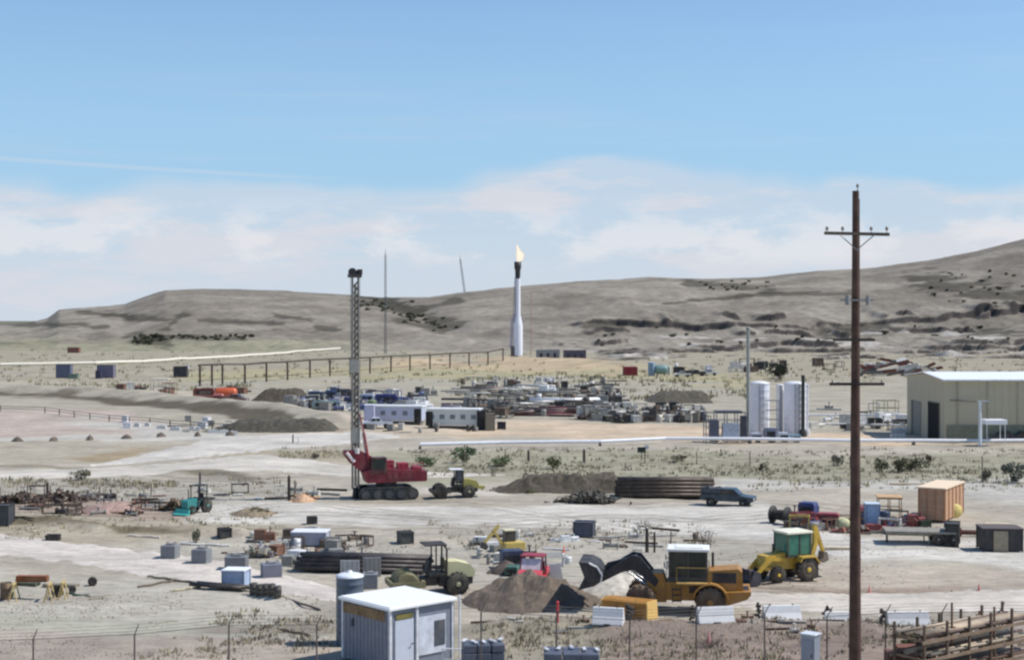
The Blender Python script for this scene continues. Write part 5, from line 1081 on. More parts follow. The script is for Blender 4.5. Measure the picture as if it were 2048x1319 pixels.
def skid():
    t = thing('process_skid', 'grey caged process skid left of the white tanks', 'process skid', 1454, 888); s = ppm(888); W, h = 84 / s, 60 / s; c = mat((112, 118, 132), .6, .1, .2, .15)
    for i in range(5): 
        for y in (0, 2.2): m = MB(); m.b0(-W / 2 + W * i / 4, y, 0, .1, .1, h); m.build('post', c, t)
    m = MB()
    for k in range(1, 5): m.box(0, -.02, h * k / 4, W, .07, .07); m.box(0, 2.22, h * k / 4, W, .07, .07)
    m.build('rail', c, t); m = MB(); m.b0(.5, .4, .2, W * .4, 1.2, h * .6); m.build('housing', mat((176, 182, 194), .5), t, .04); m = MB(); m.b0(-W * .3, .5, .2, W * .22, 1.2, h * .7); m.build('compressor', mat((84, 88, 104), .5), t, .04); m = MB(); m.b0(W * .4, .5, .2, W * .12, 1.2, h * .85); m.build('cooler', mat((60, 62, 72), .6), t); m = MB(); m.box(.3, 1.1, h + .12, W * .62, 2.4, .22); m.build('roof_plate', mat((74, 76, 84), .6), t)
skid()
# ------------------------------------------------------------------ pipelines
def pipeline(pts, r, col, label, sup=9.0, z=.35):
    P = [PX(u, v) for u, v in pts]; x0, y0 = P[0]; t = bpy.data.objects.new('pipeline', None); COL.objects.link(t); t.location = (x0, y0, 0); tag(t, label, 'pipeline'); Q = []
    for (a, b), (c, d) in zip(P[:-1], P[1:]):
        n = max(1, int(math.hypot(c - a, d - b) / 6)); Q += [(a + (c - a) * k / n, b + (d - b) * k / n) for k in range(n)]
    Q.append(P[-1]); w = MB(); w.path([(x - x0, y - y0, gzf(x, y) + z + r) for x, y in Q], r, 10); w.build('pipe', mat(col, .5, 0, .08, .1), t); w = MB()
    for (x, y) in Q[::2]: w.b0(x - x0, y - y0, gzf(x, y) - .2, .3, r * 2.2, z + .2)
    w.build('sleepers', mat((96, 92, 86), .9), t)['kind'] = 'stuff'
pipeline([(840, 897), (1000, 894), (1200, 893), (1330, 888), (1500, 889), (1700, 890), (2080, 889), (2400, 888)], .21, (236, 236, 238), 'long white pipeline crossing in front of the warehouse and tanks')
pipeline([(-300, 734), (0, 733), (190, 730), (330, 724), (470, 716), (620, 704), (770, 692)], .48, (232, 226, 208), 'pale pipeline running up to the hills at left', z=.3)
pipeline([(1616, 838), (1700, 838), (1815, 840)], .14, (214, 216, 218), 'thin upper white pipe between the tanks and the warehouse', z=.6); pipeline([(1616, 856), (1720, 856), (1815, 858)], .16, (210, 208, 204), 'lower white pipe between the tanks and the warehouse', z=.5)
# ------------------------------------------------------------------ elevated pipe rack towards the flare
def pipe_way():
    ps = [(400, 772, 44), (424, 770, 44), (445, 768, 42), (490, 766, 40), (533, 763, 40), (575, 760, 38), (620, 756, 37), (660, 753, 35), (700, 750, 34), (740, 747, 33), (782, 743, 33), (820, 741, 32), (860, 738, 30), (900, 735, 29), (938, 732, 27), (976, 730, 26), (1006, 728, 25)]
    t = bpy.data.objects.new('pipe_bridge', None); COL.objects.link(t); x0, y0 = PX(400, 772); t.location = (x0, y0, 0); tag(t, 'long brown pipe bridge on posts leading to the flare stack', 'pipe bridge'); tops = []; c = mat((92, 80, 70), .8)
    for u, v, h in ps:
        x, y = PX(u, v); z = gzf(x, y); hh = h / ppm(v); m = MB(); m.b0(x - x0, y - y0, z - .3, .42, .42, hh + .3); m.box(x - x0, y - y0, z + hh * .96, .5, 2.6, .3); m.build('post', c, t); tops.append((x - x0, y - y0, z + hh * .93))
    for k, (dz, r) in enumerate(((.3, .16), (.05, .12))): m = MB(); m.path([(a, b + k * .8, q + dz) for a, b, q in tops], r, 6); m.build('pipe', mat((110, 100, 90), .7), t)
    m = MB(); m.path([(a, b - .3, q * .28) for a, b, q in tops], .07, 4); m.build('lower_rail', c, t)
pipe_way()
# ------------------------------------------------------------------ flare
def flare():
    u, v = 1036, 722; t = thing('flare_stack', 'white flare stack with black tip burning in front of the hills', 'flare stack', u, v); s = ppm(v); w = mat((236, 236, 242), .4, 0, .04, .03)
    z = lambda q: (v - q) / s
    m = MB(); m.lathe((0, 0, 0), [(9.5 / s, z(715)), (9.5 / s, z(656)), (8 / s, z(648)), (5 / s, z(634)), (4.6 / s, z(560))], 'Z', 20); m.build('riser', w, t)
    m = MB(); m.lathe((-.1, 0, 0), [(5 / s, z(562)), (5.4 / s, z(545)), (7 / s, z(540)), (7 / s, z(528)), (5 / s, z(528)), (4 / s, z(532))], 'Z', 16); m.build('burner_tip', mat((34, 38, 44), .6), t)
    m = MB(); m.b0(-1.4, 0, 0, 2.6, 2.4, z(697)); m.build('knockout_base', mat((104, 94, 92), .7), t)
    m = MB(); x0 = -14 / s; hh = z(560)
    for sx in (-.7, .7):
        for sy in (-.7, .7): m.tube((x0 * .7 + sx * .9, sy, 0), (-5.5 / s + sx * .25, sy * .4, hh), .1, n=5)
    q = 0
    while q < hh - 2: 
        f = q / hh; cx_ = x0 * .7 * (1 - f) - 5.5 / s * f; ww = .65 * (1 - f) + .2 * f; m.tube((cx_ - ww, -.6, q), (cx_ + ww, -.6, q + 1.6), .06, n=4); m.tube((cx_ - ww, -.6, q), (cx_ + ww, -.6, q), .06, n=4); q += 1.6
    m.build('ladder_frame', mat((134, 136, 152), .6, .2), t)
    m = MB(); m.tube((-15 / s, 0, z(700)), (-13 / s, 0, z(640)), .25, .2); m.tube((-8 / s, -.5, z(650)), (-8 / s, -.5, z(632)), .3); m.build('side_pipe', mat((170, 168, 190), .5), t)
    fm = bpy.data.materials.new('flame'); fm.use_nodes = True; nt = fm.node_tree; nt.nodes.clear(); o_ = nt.nodes.new('ShaderNodeOutputMaterial'); e = nt.nodes.new('ShaderNodeEmission'); tr = nt.nodes.new('ShaderNodeBsdfTransparent'); mx = nt.nodes.new('ShaderNodeMixShader'); lw = nt.nodes.new('ShaderNodeLayerWeight'); lw.inputs[0].default_value = .35
    cr = nt.nodes.new('ShaderNodeValToRGB'); cr.color_ramp.elements[0].position = .0; cr.color_ramp.elements[0].color = (1, .90, .76, 1); cr.color_ramp.elements[1].position = .8; cr.color_ramp.elements[1].color = (1, .62, .33, 1)
    nt.links.new(lw.outputs['Facing'], cr.inputs[0]); nt.links.new(cr.outputs[0], e.inputs[0]); e.inputs[1].default_value = 1.0; mr = nt.nodes.new('ShaderNodeMapRange'); mr.inputs[1].default_value = .12; mr.inputs[2].default_value = .9; mr.inputs[3].default_value = .25; nt.links.new(lw.outputs['Facing'], mr.inputs[0]); nt.links.new(mr.outputs[0], mx.inputs[0]); nt.links.new(e.outputs[0], mx.inputs[1]); nt.links.new(tr.outputs[0], mx.inputs[2]); nt.links.new(mx.outputs[0], o_.inputs[0])
    m = MB(); n = 16; pr = [(2, 529), (4, 524), (5.5, 518), (5.5, 512), (4.5, 507), (3.2, 502), (2, 498), (.8, 495), (0, 493)]; vs = []
    for r, q in pr:
        for k in range(n):
            a = 2 * PI * k / n; f = (529 - q) / 44; rr = r / s * (1 + .22 * math.sin(3 * a + q * .4)); vs.append((rr * math.cos(a) + (2.5 * math.sin(f * 5)) / s + (7 if 0 < f < .42 and math.cos(a) > .5 else 0) / s * .6, rr * math.sin(a), z(q)))
    m.add(vs, [(i * n + k, i * n + (k + 1) % n, (i + 1) * n + (k + 1) % n, (i + 1) * n + k) for i in range(len(pr) - 1) for k in range(n)], True)
    f = m.build('flame', fm, t)
flare()
stack(1062, 722, 134, .10, (176, 128, 110), 'thin orange guy mast right of the flare stack', name='guy_mast')
def lattice_mast(u, D, vtop, z0, w, label, col, lean=0.0, name='lattice_mast', cat='mast'):
    x = (u - CX) / F * D; t = bpy.data.objects.new(name, None); COL.objects.link(t); t.location = (x, D, z0); tag(t, label, cat); h = H + (HOR - vtop) * D / F - z0; c = mat(col, .6, .2)
    m = MB(); m2 = MB()
    for sx in (-1, 1):
        for sy in (-1, 1): m.tube((sx * w, sy * w, 0), (sx * w * .6 + lean, sy * w * .6, h), w * .22, n=5)
    m.build('chord', c, t); z = 0; k = 0
    while z < h - w * 2:
        f, g = z / h, (z + w * 3) / h; m2.tube((-w + lean * f, -w, z), (w + lean * g, -w, z + w * 3), w * .14, n=4); m2.tube((w + lean * f, w, z), (-w + lean * g, w, z + w * 3), w * .14, n=4); z += w * 3
    m2.build('bracing', c, t); m = MB(); m.tube((lean, 0, h), (lean * 1.03, 0, h + w * 5), w * .3, w * .1, 6); m.build('tip', c, t); return t
lattice_mast(771, 640, 508, -1, .45, 'thin tall lattice mast in the saddle behind the drill rig', (112, 112, 110))
lattice_mast(936, 1420, 518, 18, .9, 'far crane boom leaning left above the skyline', (96, 100, 108), lean=-7.6, name='crane_boom', cat='crane boom')
# ------------------------------------------------------------------ trailers and containers in the middle
def office_trailer(u, v, L, h, rz, col, label, doors=(), roofc=(238, 240, 236)):
    t = thing('office_trailer', label, 'trailer', u, v, rz, 'white containers in the middle distance'); m = MB(); m.box(0, 1.2, h / 2 + .3, L, 2.4, h - .35); m.build('body', mat(col, .5, 0, .06, .12, .8), t, .03)
    m = MB(); m.box(0, 1.2, h + .2, L + .2, 2.65, .16); m.build('roof', mat(roofc, .5, 0, .04), t)
    for x in doors: m = MB(); m.box(x, -.03, h / 2 + .1, 1.0, .08, h - .5); m.build('door', mat((34, 34, 34), .8), t)
    for k in range(5): m = MB(); m.box(-L / 2 + L * (k + .5) / 5, -.02, h * .66, .7, .05, .6); m.build('window', mat((110, 118, 126), .2), t)
    m = MB()
    for k in range(7): m.b0(-L / 2 + .3 + (L - .6) * k / 6, .1, 0, .2, .2, .32)
    m.b0(0, 1.2, .05, L * .96, 2.0, .2); m.build('blocking', mat((110, 104, 98), .9), t)
office_trailer(788, 848, 8.2, 2.35, R(-10), (184, 190, 208), 'bluish white container behind the drill rig mast', (3.5,)); office_trailer(905, 857, 7.4, 2.5, R(-10), (206, 210, 204), 'white container with dark ends, right of the bluish one', (-3.3,))
box_thing('machine_crate', 'dark tall crate closing the right end of the white container', 'crate', 962, 858, 15, 38, 2, (44, 44, 44)); box_thing('machine_crate', 'grey crate right of the white containers', 'crate', 980, 860, 18, 34, 2, (132, 124, 108)); box_thing('machine_crate', 'small navy crate alone right of the white containers', 'crate', 1003, 858, 16, 15, .9, (40, 38, 60))
for k, (u, v, l) in enumerate([(937, 861, 'dark wheel barrow under the white container, left one'), (948, 861, 'dark tyre under the white container near its dark end'), (872, 858, 'grey object leaning on the white container middle')]):
    barrel(u, v, 13, l.replace('wheel barrow', 'barrel').replace('tyre', 'barrel').replace('object', 'barrel'), (60, 58, 56) if k < 2 else (120, 122, 120))
pickup(752, 858, R(8), 4.6, (226, 228, 232), 'white parked pickup beside the bluish container, right of the mast')
box_thing('tool_shed', 'small pale lavender shed just right of the drill rig mast', 'shed', 738, 852, 18, 38, 2, (196, 196, 220), lid=(230, 230, 240))
hz_tank(903, 836, 44, 28, (96, 92, 100), 'dark grey horizontal tank behind the white container', R(8), end=(206, 200, 176))
# yard of blue equipment
for k, (u, v, w, h, c, l, rz) in enumerate([
    (606, 816, 44, 16, (74, 80, 92), 'dark silver skid at the left end of the far equipment yard', 0), (652, 820, 56, 20, (150, 170, 166), 'pale green silver skid in the far yard left of the mast', 4), (632, 800, 30, 18, (52, 66, 96), 'dark blue skid behind the pale green one', -5), (662, 800, 24, 20, (58, 84, 120), 'steel blue skid left of the white and pink crates', 6),
    (735, 806, 26, 18, (206, 214, 232), 'white blue skid right of the drill rig mast', 0), (772, 812, 44, 24, (56, 60, 124), 'deep blue skid behind the bluish container', 3), (806, 812, 26, 18, (78, 82, 120), 'slate blue skid right of the deep blue one', -6), (745, 792, 18, 12, (46, 50, 50), 'dark crate at the back of the far yard right of the mast', 0), (700, 812, 26, 18, (62, 62, 110), 'indigo skid touching the drill rig mast', 5), (824, 818, 18, 12, (60, 70, 76), 'dark teal box at the right end of the blue skids', 0)]):
    generator(u, v, w, h, c, l, R(rz), 'blue equipment in the far yard', tow=False)
for k, (u, v, c, l) in enumerate([(678, 792, (206, 170, 168), 'pinkish crate on the left in the far yard by the mast'), (692, 788, (196, 184, 190), 'pale crate behind the pinkish crate by the mast'), (676, 802, (226, 218, 216), 'white crate below the pinkish crate by the mast'), (708, 790, (180, 150, 156), 'dusty rose crate behind the drill rig mast'), (620, 796, (206, 206, 196), 'cream crate at the left end of the blue skids')]):
    box_thing('crate', l, 'crate', u, v, 14, 11, 1.4, c, R(k * 9), 'pale crates in the far yard')
vert_tank(744, 816, 18, 16, (122, 142, 96), 'squat olive green tank right of the mast', name='squat_tank')
# ------------------------------------------------------------------ scrap and pipe yard
rnd = random.Random(12)
PC = [((150, 148, 142), 'grey'), ((70, 66, 64), 'dark'), ((206, 204, 198), 'whitish'), ((118, 98, 88), 'rusty'), ((138, 142, 136), 'greenish'), ((84, 80, 76), 'charcoal')]
for k in range(80):
    u = rnd.uniform(925, 1215); f = (u - 925) / 290; v = rnd.uniform(786, 838) - 6 * (1 - f)
    col, nm = rnd.choice(PC); x, y = PX(u, v); lev = rnd.random() ** 1.5 * 1.5
    pipe_obj(rnd.choice([4.0, 6.0, 9.0]), rnd.choice([.12, .2]), col, (x, y, gzf(x, y) + .2 + lev), (0, rnd.uniform(-.03, .03), rnd.uniform(-.7, .5)), nm + ' steel pipe lying in the scrap yard right of the white containers', nm + ' pipes of the scrap yard')
for k in range(7):
    x, y = PX(1130, 816); pipe_obj(12.0, .2, (236, 236, 236), (x, y + k * .42, gzf(x, y) + 1.25 + (k % 2) * .1), (0, 0, R(3)), 'bright white long pipe on top of the scrap yard pile', 'bright white pipes of the scrap yard')
for k in range(8):
    x, y = PX(1085 + k * 10, 832 - k); pipe_obj(9.0, .2, (104, 60, 66), (x, y, gzf(x, y) + .25 + (k % 3) * .36), (0, 0, R(-6 + k * 2)), 'maroon pipe at the front of the scrap yard pile', 'maroon pipes of the scrap yard')
cols = [((58, 58, 58), 'black'), ((120, 114, 104), 'grey'), ((196, 190, 176), 'pale'), ((84, 78, 70), 'brown')]
words_ = ['leftmost', 'second', 'third', 'fourth', 'fifth', 'sixth', 'seventh', 'eighth', 'ninth', 'tenth', 'eleventh', 'twelfth', 'thirteenth', 'fourteenth', 'fifteenth', 'last']
for k in range(16):
    u = 1196 + k * 14 + rnd.uniform(-3, 3); col, nm = cols[(k * 7 + 3) % 4]; v = 842 + rnd.uniform(-3, 2)
    if k % 3 == 0: barrel(u, v, rnd.uniform(16, 22), nm + ' drum, ' + words_[k] + ' thing in the row between scrap yard and skid', col)
    else: box_thing('valve_crate', nm + ' crate, ' + words_[k] + ' thing in the row between scrap yard and skid', 'crate', u, v, rnd.uniform(9, 15), rnd.uniform(12, 22), 1.0, col, rnd.uniform(-.4, .4), 'row of crates and drums before the scrap yard')
scrap(1000, 830, 110, 34, 150, 'dark scrap heap at the left of the pipe yard', [(70, 66, 62), (128, 122, 114)], 31); scrap(1185, 838, 60, 24, 70, 'scrap heap of black frames at the right of the pipe yard', [(52, 50, 50), (110, 90, 80)], 32); scrap(1110, 790, 220, 18, 160, 'long low pale scrap heap at the back of the pipe yard', [(150, 156, 144), (96, 92, 84), (186, 182, 168)], 33); scrap(1275, 838, 160, 14, 110, 'low clutter behind the row of crates and drums', [(110, 104, 94), (64, 62, 60)], 34); scrap(960, 792, 80, 14, 70, 'small dark scrap heap behind the grey tank', [(84, 80, 68), (120, 116, 96)], 35)
# ------------------------------------------------------------------ left middle distance
hz_tank(452, 800, 44, 26, (206, 96, 56), 'orange tank on the far orange machine at left', 0, end=(150, 60, 50)); 
t = flat_trailer(430, 803, 8.0, 0, 'dark red trailer carrying machinery left of the orange tank', (120, 52, 44), 2); generator(408, 796, 42, 20, (126, 58, 46), 'dark red machine on the trailer at left', 0, tow=False); generator(436, 803, 20, 14, (224, 150, 140), 'salmon pink machine below the orange tank', 0, tow=False)
pickup(470, 806, R(170), 5.0, (110, 84, 76), 'brown truck parked right under the orange tank')
for k, (u, v, w, h, c, l) in enumerate([(126, 755, 28, 30, (96, 102, 122), 'blue cabin left of the pair under the pale pipeline'), (210, 755, 32, 28, (110, 108, 126), 'violet blue cabin right of the pair under the pale pipeline'), (145, 756, 18, 10, (104, 130, 116), 'green box right of the blue cabin'), (196, 756, 10, 18, (60, 58, 84), 'dark navy box left of the violet cabin'), (360, 754, 26, 24, (52, 52, 58), 'dark cabin below the pipeline, left of the pipe bridge'), (372, 738, 8, 8, (236, 236, 236), 'tiny white box on the dark cabin spot'), (36, 676, 16, 8, (110, 90, 96), 'small brown hut on the far left plain'), (53, 678, 20, 14, (226, 226, 238), 'white hut on the far left plain'), (70, 676, 7, 16, (60, 62, 84), 'dark blue mast house beside the white hut'), (146, 706, 22, 12, (130, 82, 72), 'reddish brown hut above the pale pipeline')]):
    box_thing('cabin' if k < 7 else 'hut', l, 'cabin' if k < 7 else 'hut', u, v, w, h * .9, max(1.5, w / ppm(v) * .6), c, lid=None)
flat_trailer(248, 787, 9.5, R(-3), 'long dark flat trailer on the bank at left', (60, 56, 54), 2); scrap(250, 788, 90, 14, 60, 'dark machinery parts on the bank at left', [(48, 46, 46), (90, 84, 78)], 41)
frame_tower(318, 792, 34, 30, 2.5, (206, 200, 184), 'pale framed shelter on the bank left of the orange machine', 2, name='shelter', cat='shelter'); frame_tower(338, 796, 22, 22, 2, (140, 110, 96), 'small brown frame right of the pale shelter', 2, name='open_frame')
def rail_fence(pts, hm, col, label, n_per=4.0, name='rail_fence', r=.09, wires=2):
    P = [PX(u, v) for u, v in pts]; x0, y0 = P[0]; t = bpy.data.objects.new(name, None); COL.objects.link(t); t.location = (x0, y0, 0); tag(t, label, 'fence'); c = mat(col, .9); Q = []
    for (a, b), (e, d) in zip(P[:-1], P[1:]):
        n = max(1, int(math.hypot(e - a, d - b) / n_per)); Q += [(a + (e - a) * k / n, b + (d - b) * k / n) for k in range(n)]
    Q.append(P[-1]); Q = [(x - x0, y - y0, gzf(x, y)) for x, y in Q]
    if len(Q) > 95: Q = Q[:95]
    for q in Q: m = MB(); hh = hm * random.uniform(.9, 1.1); m.tube((q[0], q[1], q[2] - .2), (q[0] + random.uniform(-.04, .04), q[1], q[2] + hh), r, r * .9, 6); m.build('post', c, t)
    for k in range(wires): m = MB(); m.path([(a, b, z + hm * (.92 - .4 * k)) for a, b, z in Q], r * (.45 if r > .08 else .12), 4); m.build('rail', c, t)
rail_fence([(-200, 826), (0, 824), (90, 826), (180, 838), (300, 848), (470, 866)], 1.0, (94, 86, 76), 'low rail fence along the old road at left', 5.0)
rail_fence([(1010, 922), (1170, 924), (1290, 922), (1500, 930), (1700, 934), (2100, 940)], 1.4, (104, 92, 76), 'post and wire fence in the scrub before the long pipeline', 5.2, 'wire_fence', .06)
rail_fence([(-200, 1000), (0, 1000), (200, 998), (400, 985), (560, 985)], 1.1, (110, 100, 92), 'thin wire fence behind the green tractor', 3.5, 'wire_fence', .05)
stake(1168, 922, 24, 'dark post alone in the scrub, left of the small sign', .14, (72, 78, 70)); stake(1057, 918, 20, 'dark post in the green scrub right of the drill rig', .14, (62, 66, 52))
def small_sign(u, v, label):
    t = thing('road_sign', label, 'sign', u, v); m = MB(); m.tube((0, 0, 0), (0, 0, 1.3), .05); m.build('post', mat((70, 80, 74), .7), t); m = MB(); m.box(0, -.06, 1.2, .9, .05, .6); m.build('panel', mat((40, 52, 48), .6), t); m = MB(); m.box(.55, -.06, 1.5, .45, .05, .45); m.build('panel', mat((226, 226, 224), .6), t)
small_sign(1283, 918, 'small dark sign with white plate at the edge of the pipeline')
words2 = ['leftmost', 'second', 'third', 'fourth', 'fifth', 'sixth', 'last']
for k, (u, v) in enumerate([(35, 886), (107, 884), (180, 882), (253, 878), (322, 874), (395, 873), (460, 872)]):
    m = MB(); rr = random.Random(k); n = 9; vs = [(0, 0, .75 + rr.uniform(0, .2))]; 
    for q, zz in ((.6, .6), (1.0, 0)): vs += [(q * 1.0 * math.cos(2 * PI * i / n) * rr.uniform(.8, 1.2), q * .7 * math.sin(2 * PI * i / n), zz * rr.uniform(.8, 1.1) - .05) for i in range(n)]
    m.add(vs, [(0, 1 + i, 1 + (i + 1) % n) for i in range(n)] + [(1 + i, 1 + n + i, 1 + n + (i + 1) % n, 1 + (i + 1) % n) for i in range(n)]); o = m.build('boulder', mat((104, 94, 84), .95), None); at(o, u, v, k); o.scale = (.75,) * 3; tag(o, words2[k] + ' of the seven dark boulders lining the road edge at left', 'boulder', 'boulders along the road edge')
# blocks along the upper left road
for k in range(9):
    u = 280 + k * 24 + random.uniform(-9, 9); v = 852 + k * 2.2 + random.uniform(-3, 3); m = MB(); m.b0(0, 0, 0, random.uniform(.5, 1.3), .6, .45); m.b0(0, 0, .45, .4, .3, .08); o = m.build('concrete_block', mat((206, 206, 202), .8, 0, .1), None); at(o, u, v, R(-10 + k * 3)); tag(o, 'pale concrete block in the row beside the forked road', 'block', 'pale concrete blocks beside the forked road')
# ------------------------------------------------------------------ behind the yard at right
for k, (u, v, w, h, c, l) in enumerate([(1096, 720, 46, 24, (150, 150, 150), 'pale grey low building right of the flare stack'), (1150, 722, 44, 26, (96, 90, 102), 'dark violet grey low building right of the pale one'), (1262, 750, 26, 20, (136, 42, 50), 'dark red cabin on the plain, centre right')]):
    t = box_thing('low_building', l, 'building', u, v, w, h * .85, 6, c, rough=.8)
    if k != 2:
        s = ppm(v)
        for q in range(3): m = MB(); m.b0((q - 1) * w / s * .3, -.06, .8, w / s * .12, .1, h / s * .4); m.build('window', mat((44, 44, 46), .4), t)
vert_tank(1303, 750, 14, 26, (140, 168, 190), 'light blue upright tank right of the dark red cabin'); hz_tank(1322, 750, 26, 22, (120, 150, 146), 'teal grey horizontal tank beside the light blue one'); vert_tank(1338, 748, 8, 16, (206, 210, 196), 'small cream upright tank right of the teal one')
pickup(1392, 751, R(6), 5.2, (60, 60, 62), 'dark pickup parked far off on the plain'); pickup(1417, 750, R(175), 5.2, (230, 230, 228), 'white pickup parked far off, right of the dark one'); pickup(1364, 753, R(10), 4.6, (210, 208, 200), 'whitish pickup parked far off, left of the dark one')
rnd = random.Random(5)
for k in range(60):
    u = rnd.uniform(1725, 1862); v = rnd.uniform(738, 752); x, y = PX(u, v); col, nm = rnd.choice([((214, 204, 184), 'cream'), ((120, 70, 56), 'red brown'), ((90, 88, 84), 'dark'), ((206, 206, 206), 'white')]); L = rnd.choice([5.0, 8.0])
    key = ('t', L, col)
    if key not in _pipes: _pipes[key] = MB().box(0, 0, 0, L, .6, .5).box(.2, .1, .42, L * .9, .4, .35).build('timber', mat(col, .8), None); o = _pipes[key]
    else: o = _pipes[key].copy(); COL.objects.link(o)
    o.location = (x, y, rnd.uniform(.3, 3.0) * max(.2, 1 - abs(u - 1790) / 80)); o.rotation_euler = (0, rnd.uniform(-.5, .5), rnd.uniform(-.6, .6)); tag(o, nm + ' timber in the jumbled pile behind the warehouse', 'timber', nm + ' timbers of the pile behind the warehouse')
generator(1750, 856, 28, 22, (48, 46, 50), 'black machine between the utility pole and the warehouse', 0, tow=False); generator(1690, 858, 18, 12, (60, 58, 60), 'dark machine just left of the utility pole near the white pipes', 0, tow=False)
for k in range(4): 
    s = ppm(866); m = MB(); m.b0(0, 0, 0, 26 / s, 1.2, .5); m.b0(0, .1, .5, 24 / s, 1.0, .12); o = m.build('concrete_slab', mat((212, 206, 196), .8), None); at(o, 1796, 876 - k * 10); tag(o, ['nearest', 'second', 'third', 'farthest'][k] + ' pale concrete slab in the row left of the warehouse', 'slab', 'pale slabs left of the warehouse')
frame_tower(1775, 832, 44, 30, 2, (186, 180, 140), 'yellowish pipe frame behind the utility pole, left of the warehouse', 2, name='pipe_frame', top=False)
# ------------------------------------------------------------------ small yard goods lying about, every piece an object
CK = {}
CN = {'grey': (142, 140, 134), 'black': (50, 50, 50), 'pale': (206, 202, 192), 'rusty': (126, 88, 68), 'white': (228, 228, 226), 'blue': (74, 88, 130), 'brown': (98, 82, 68), 'red': (140, 62, 60), 'yellow': (190, 164, 84), 'green': (90, 112, 92)}
def proto(kind, cn):
    if (kind, cn) in CK: return CK[kind, cn].copy()
    m = MB()
    if kind == 'crate':
        m.b0(0, 0, .08, 1.1, .9, .8)
        for x in (-.56, 0, .56): m.b0(x, -.46, 0, .08, .06, .92); m.b0(x, .46, 0, .08, .06, .92)
        m.box(0, 0, .92, 1.2, 1.0, .06)
    elif kind == 'drum': m.lathe((0, 0, 0), [(.3, 0), (.3, .3), (.32, .32), (.3, .34), (.3, .6), (.32, .62), (.3, .64), (.3, .9), (.26, .9), (.26, .86), (0, .86)], 'Z', 12)
    elif kind == 'valve': m.tube((-.6, 0, .3), (.6, 0, .3), .16, n=8); m.lathe((-.6, 0, .3), [(.3, -.05), (.3, .05)], 'X', 12); m.lathe((.6, 0, .3), [(.3, -.05), (.3, .05)], 'X', 12); m.tube((0, 0, .3), (0, 0, .9), .08, n=6); m.lathe((0, 0, .9), [(.22, -.03), (.22, .03)], 'Z', 10)
    elif kind == 'steel_frame':  # plain open steel frame
        for x in (-.8, .8):
            for y in (-.4, .4): m.b0(x, y, 0, .08, .08, 1.0)
        for z in (.1, .95):
            for y in (-.4, .4): m.box(0, y, z, 1.7, .07, .07)
            for x in (-.8, .8): m.box(x, 0, z + .01, .07, .85, .07)
    elif kind == 'girder': m.box(0, 0, .2, 3.0, .3, .04); m.box(0, 0, .05, 3.0, .3, .04); m.box(0, 0, .125, 3.0, .03, .14)
    elif kind == 'pallet':
        for q in range(5): m.box(0, -.5 + q * .25, .14, 1.2, .16, .03)
        for x in (-.55, 0, .55): m.box(x, 0, .06, .1, 1.1, .12)
    elif kind == 'skid_unit': m.b0(0, 0, 0, 2.4, 1.2, .15); m.b0(-.4, 0, .15, 1.1, .9, .8); m.tube((.3, 0, .5), (1.1, 0, .5), .3, n=12); m.tube((.6, 0, .5), (.6, 0, 1.2), .07)
    o = m.build(kind, mat(CN[cn], .65, .05, .3, .3), None); CK[kind, cn] = o; return o
def clutter(zone, n, place, kinds, cols, seed, big=(.8, 1.3), zmax=0.0):
    r = random.Random(seed)
    for k in range(n):
        u, v = r.uniform(zone[0], zone[2]), r.uniform(zone[1], zone[3]); kd = r.choice(kinds); cn = r.choice(cols); first = (kd, cn) not in CK; o = proto(kd, cn)
        if not first: COL.objects.link(o)
        at(o, u, v, r.uniform(-.6, .6), r.uniform(0, zmax)); o.scale = tuple(r.uniform(*big) for _ in range(3)); w = kd.replace('_', ' '); tag(o, cn + ' ' + w + ' in the clutter ' + place, w, cn + ' ' + w + 's ' + place)
K = ['crate', 'drum', 'valve', 'steel_frame', 'girder', 'pallet', 'skid_unit']
clutter((585, 788, 860, 822), 95, 'of the far yard around the drill rig mast', ['crate', 'skid_unit', 'steel_frame', 'drum', 'valve'], ['grey', 'pale', 'blue', 'white', 'black', 'blue'], 61, (1.0, 1.9))
clutter((915, 768, 1240, 838), 170, 'of the scrap yard behind the long pipeline', ['girder', 'girder', 'valve', 'steel_frame', 'drum', 'pallet', 'skid_unit', 'crate', 'girder'], ['grey', 'black', 'pale', 'grey', 'white', 'brown', 'grey', 'black', 'pale'], 62, (1.0, 1.8), .8)
clutter((1190, 820, 1410, 844), 80, 'at the right end of the scrap yard', K, ['black', 'brown', 'grey', 'pale', 'black'], 63, (.9, 1.5))
clutter((1625, 820, 1810, 866), 26, 'between the white cylinders and the warehouse', ['girder', 'crate', 'skid_unit', 'valve', 'steel_frame'], ['pale', 'grey', 'black', 'white'], 64, (.9, 1.5))
clutter((1400, 730, 1720, 745), 12, 'far off under the bluffs', ['crate', 'skid_unit', 'girder', 'steel_frame'], ['grey', 'brown', 'pale', 'black'], 65, (1.5, 3.0))
clutter((1350, 738, 1430, 752), 6, 'near the far pickups', ['crate', 'drum'], ['white', 'black'], 66, (1.0, 2.0))
clutter((1580, 1034, 1835, 1064), 44, 'around the foot of the tan timber scaffold', K, ['rusty', 'grey', 'brown', 'red', 'blue', 'pale', 'yellow', 'black'], 67, (.6, 1.1))
clutter((0, 988, 330, 1034), 46, 'of the brush line at far left', ['girder', 'steel_frame', 'valve', 'pallet'], ['brown', 'rusty', 'black', 'grey'], 68, (.5, 1.0))
clutter((400, 980, 680, 1000), 16, 'between the green tractor and the drill rig', ['girder', 'valve', 'steel_frame', 'pallet'], ['grey', 'black', 'pale', 'brown'], 69, (.5, 1.0))
clutter((430, 1076, 760, 1126), 34, 'behind the row of concrete blocks', K, ['pale', 'grey', 'white', 'brown', 'rusty'], 70, (.5, .9))
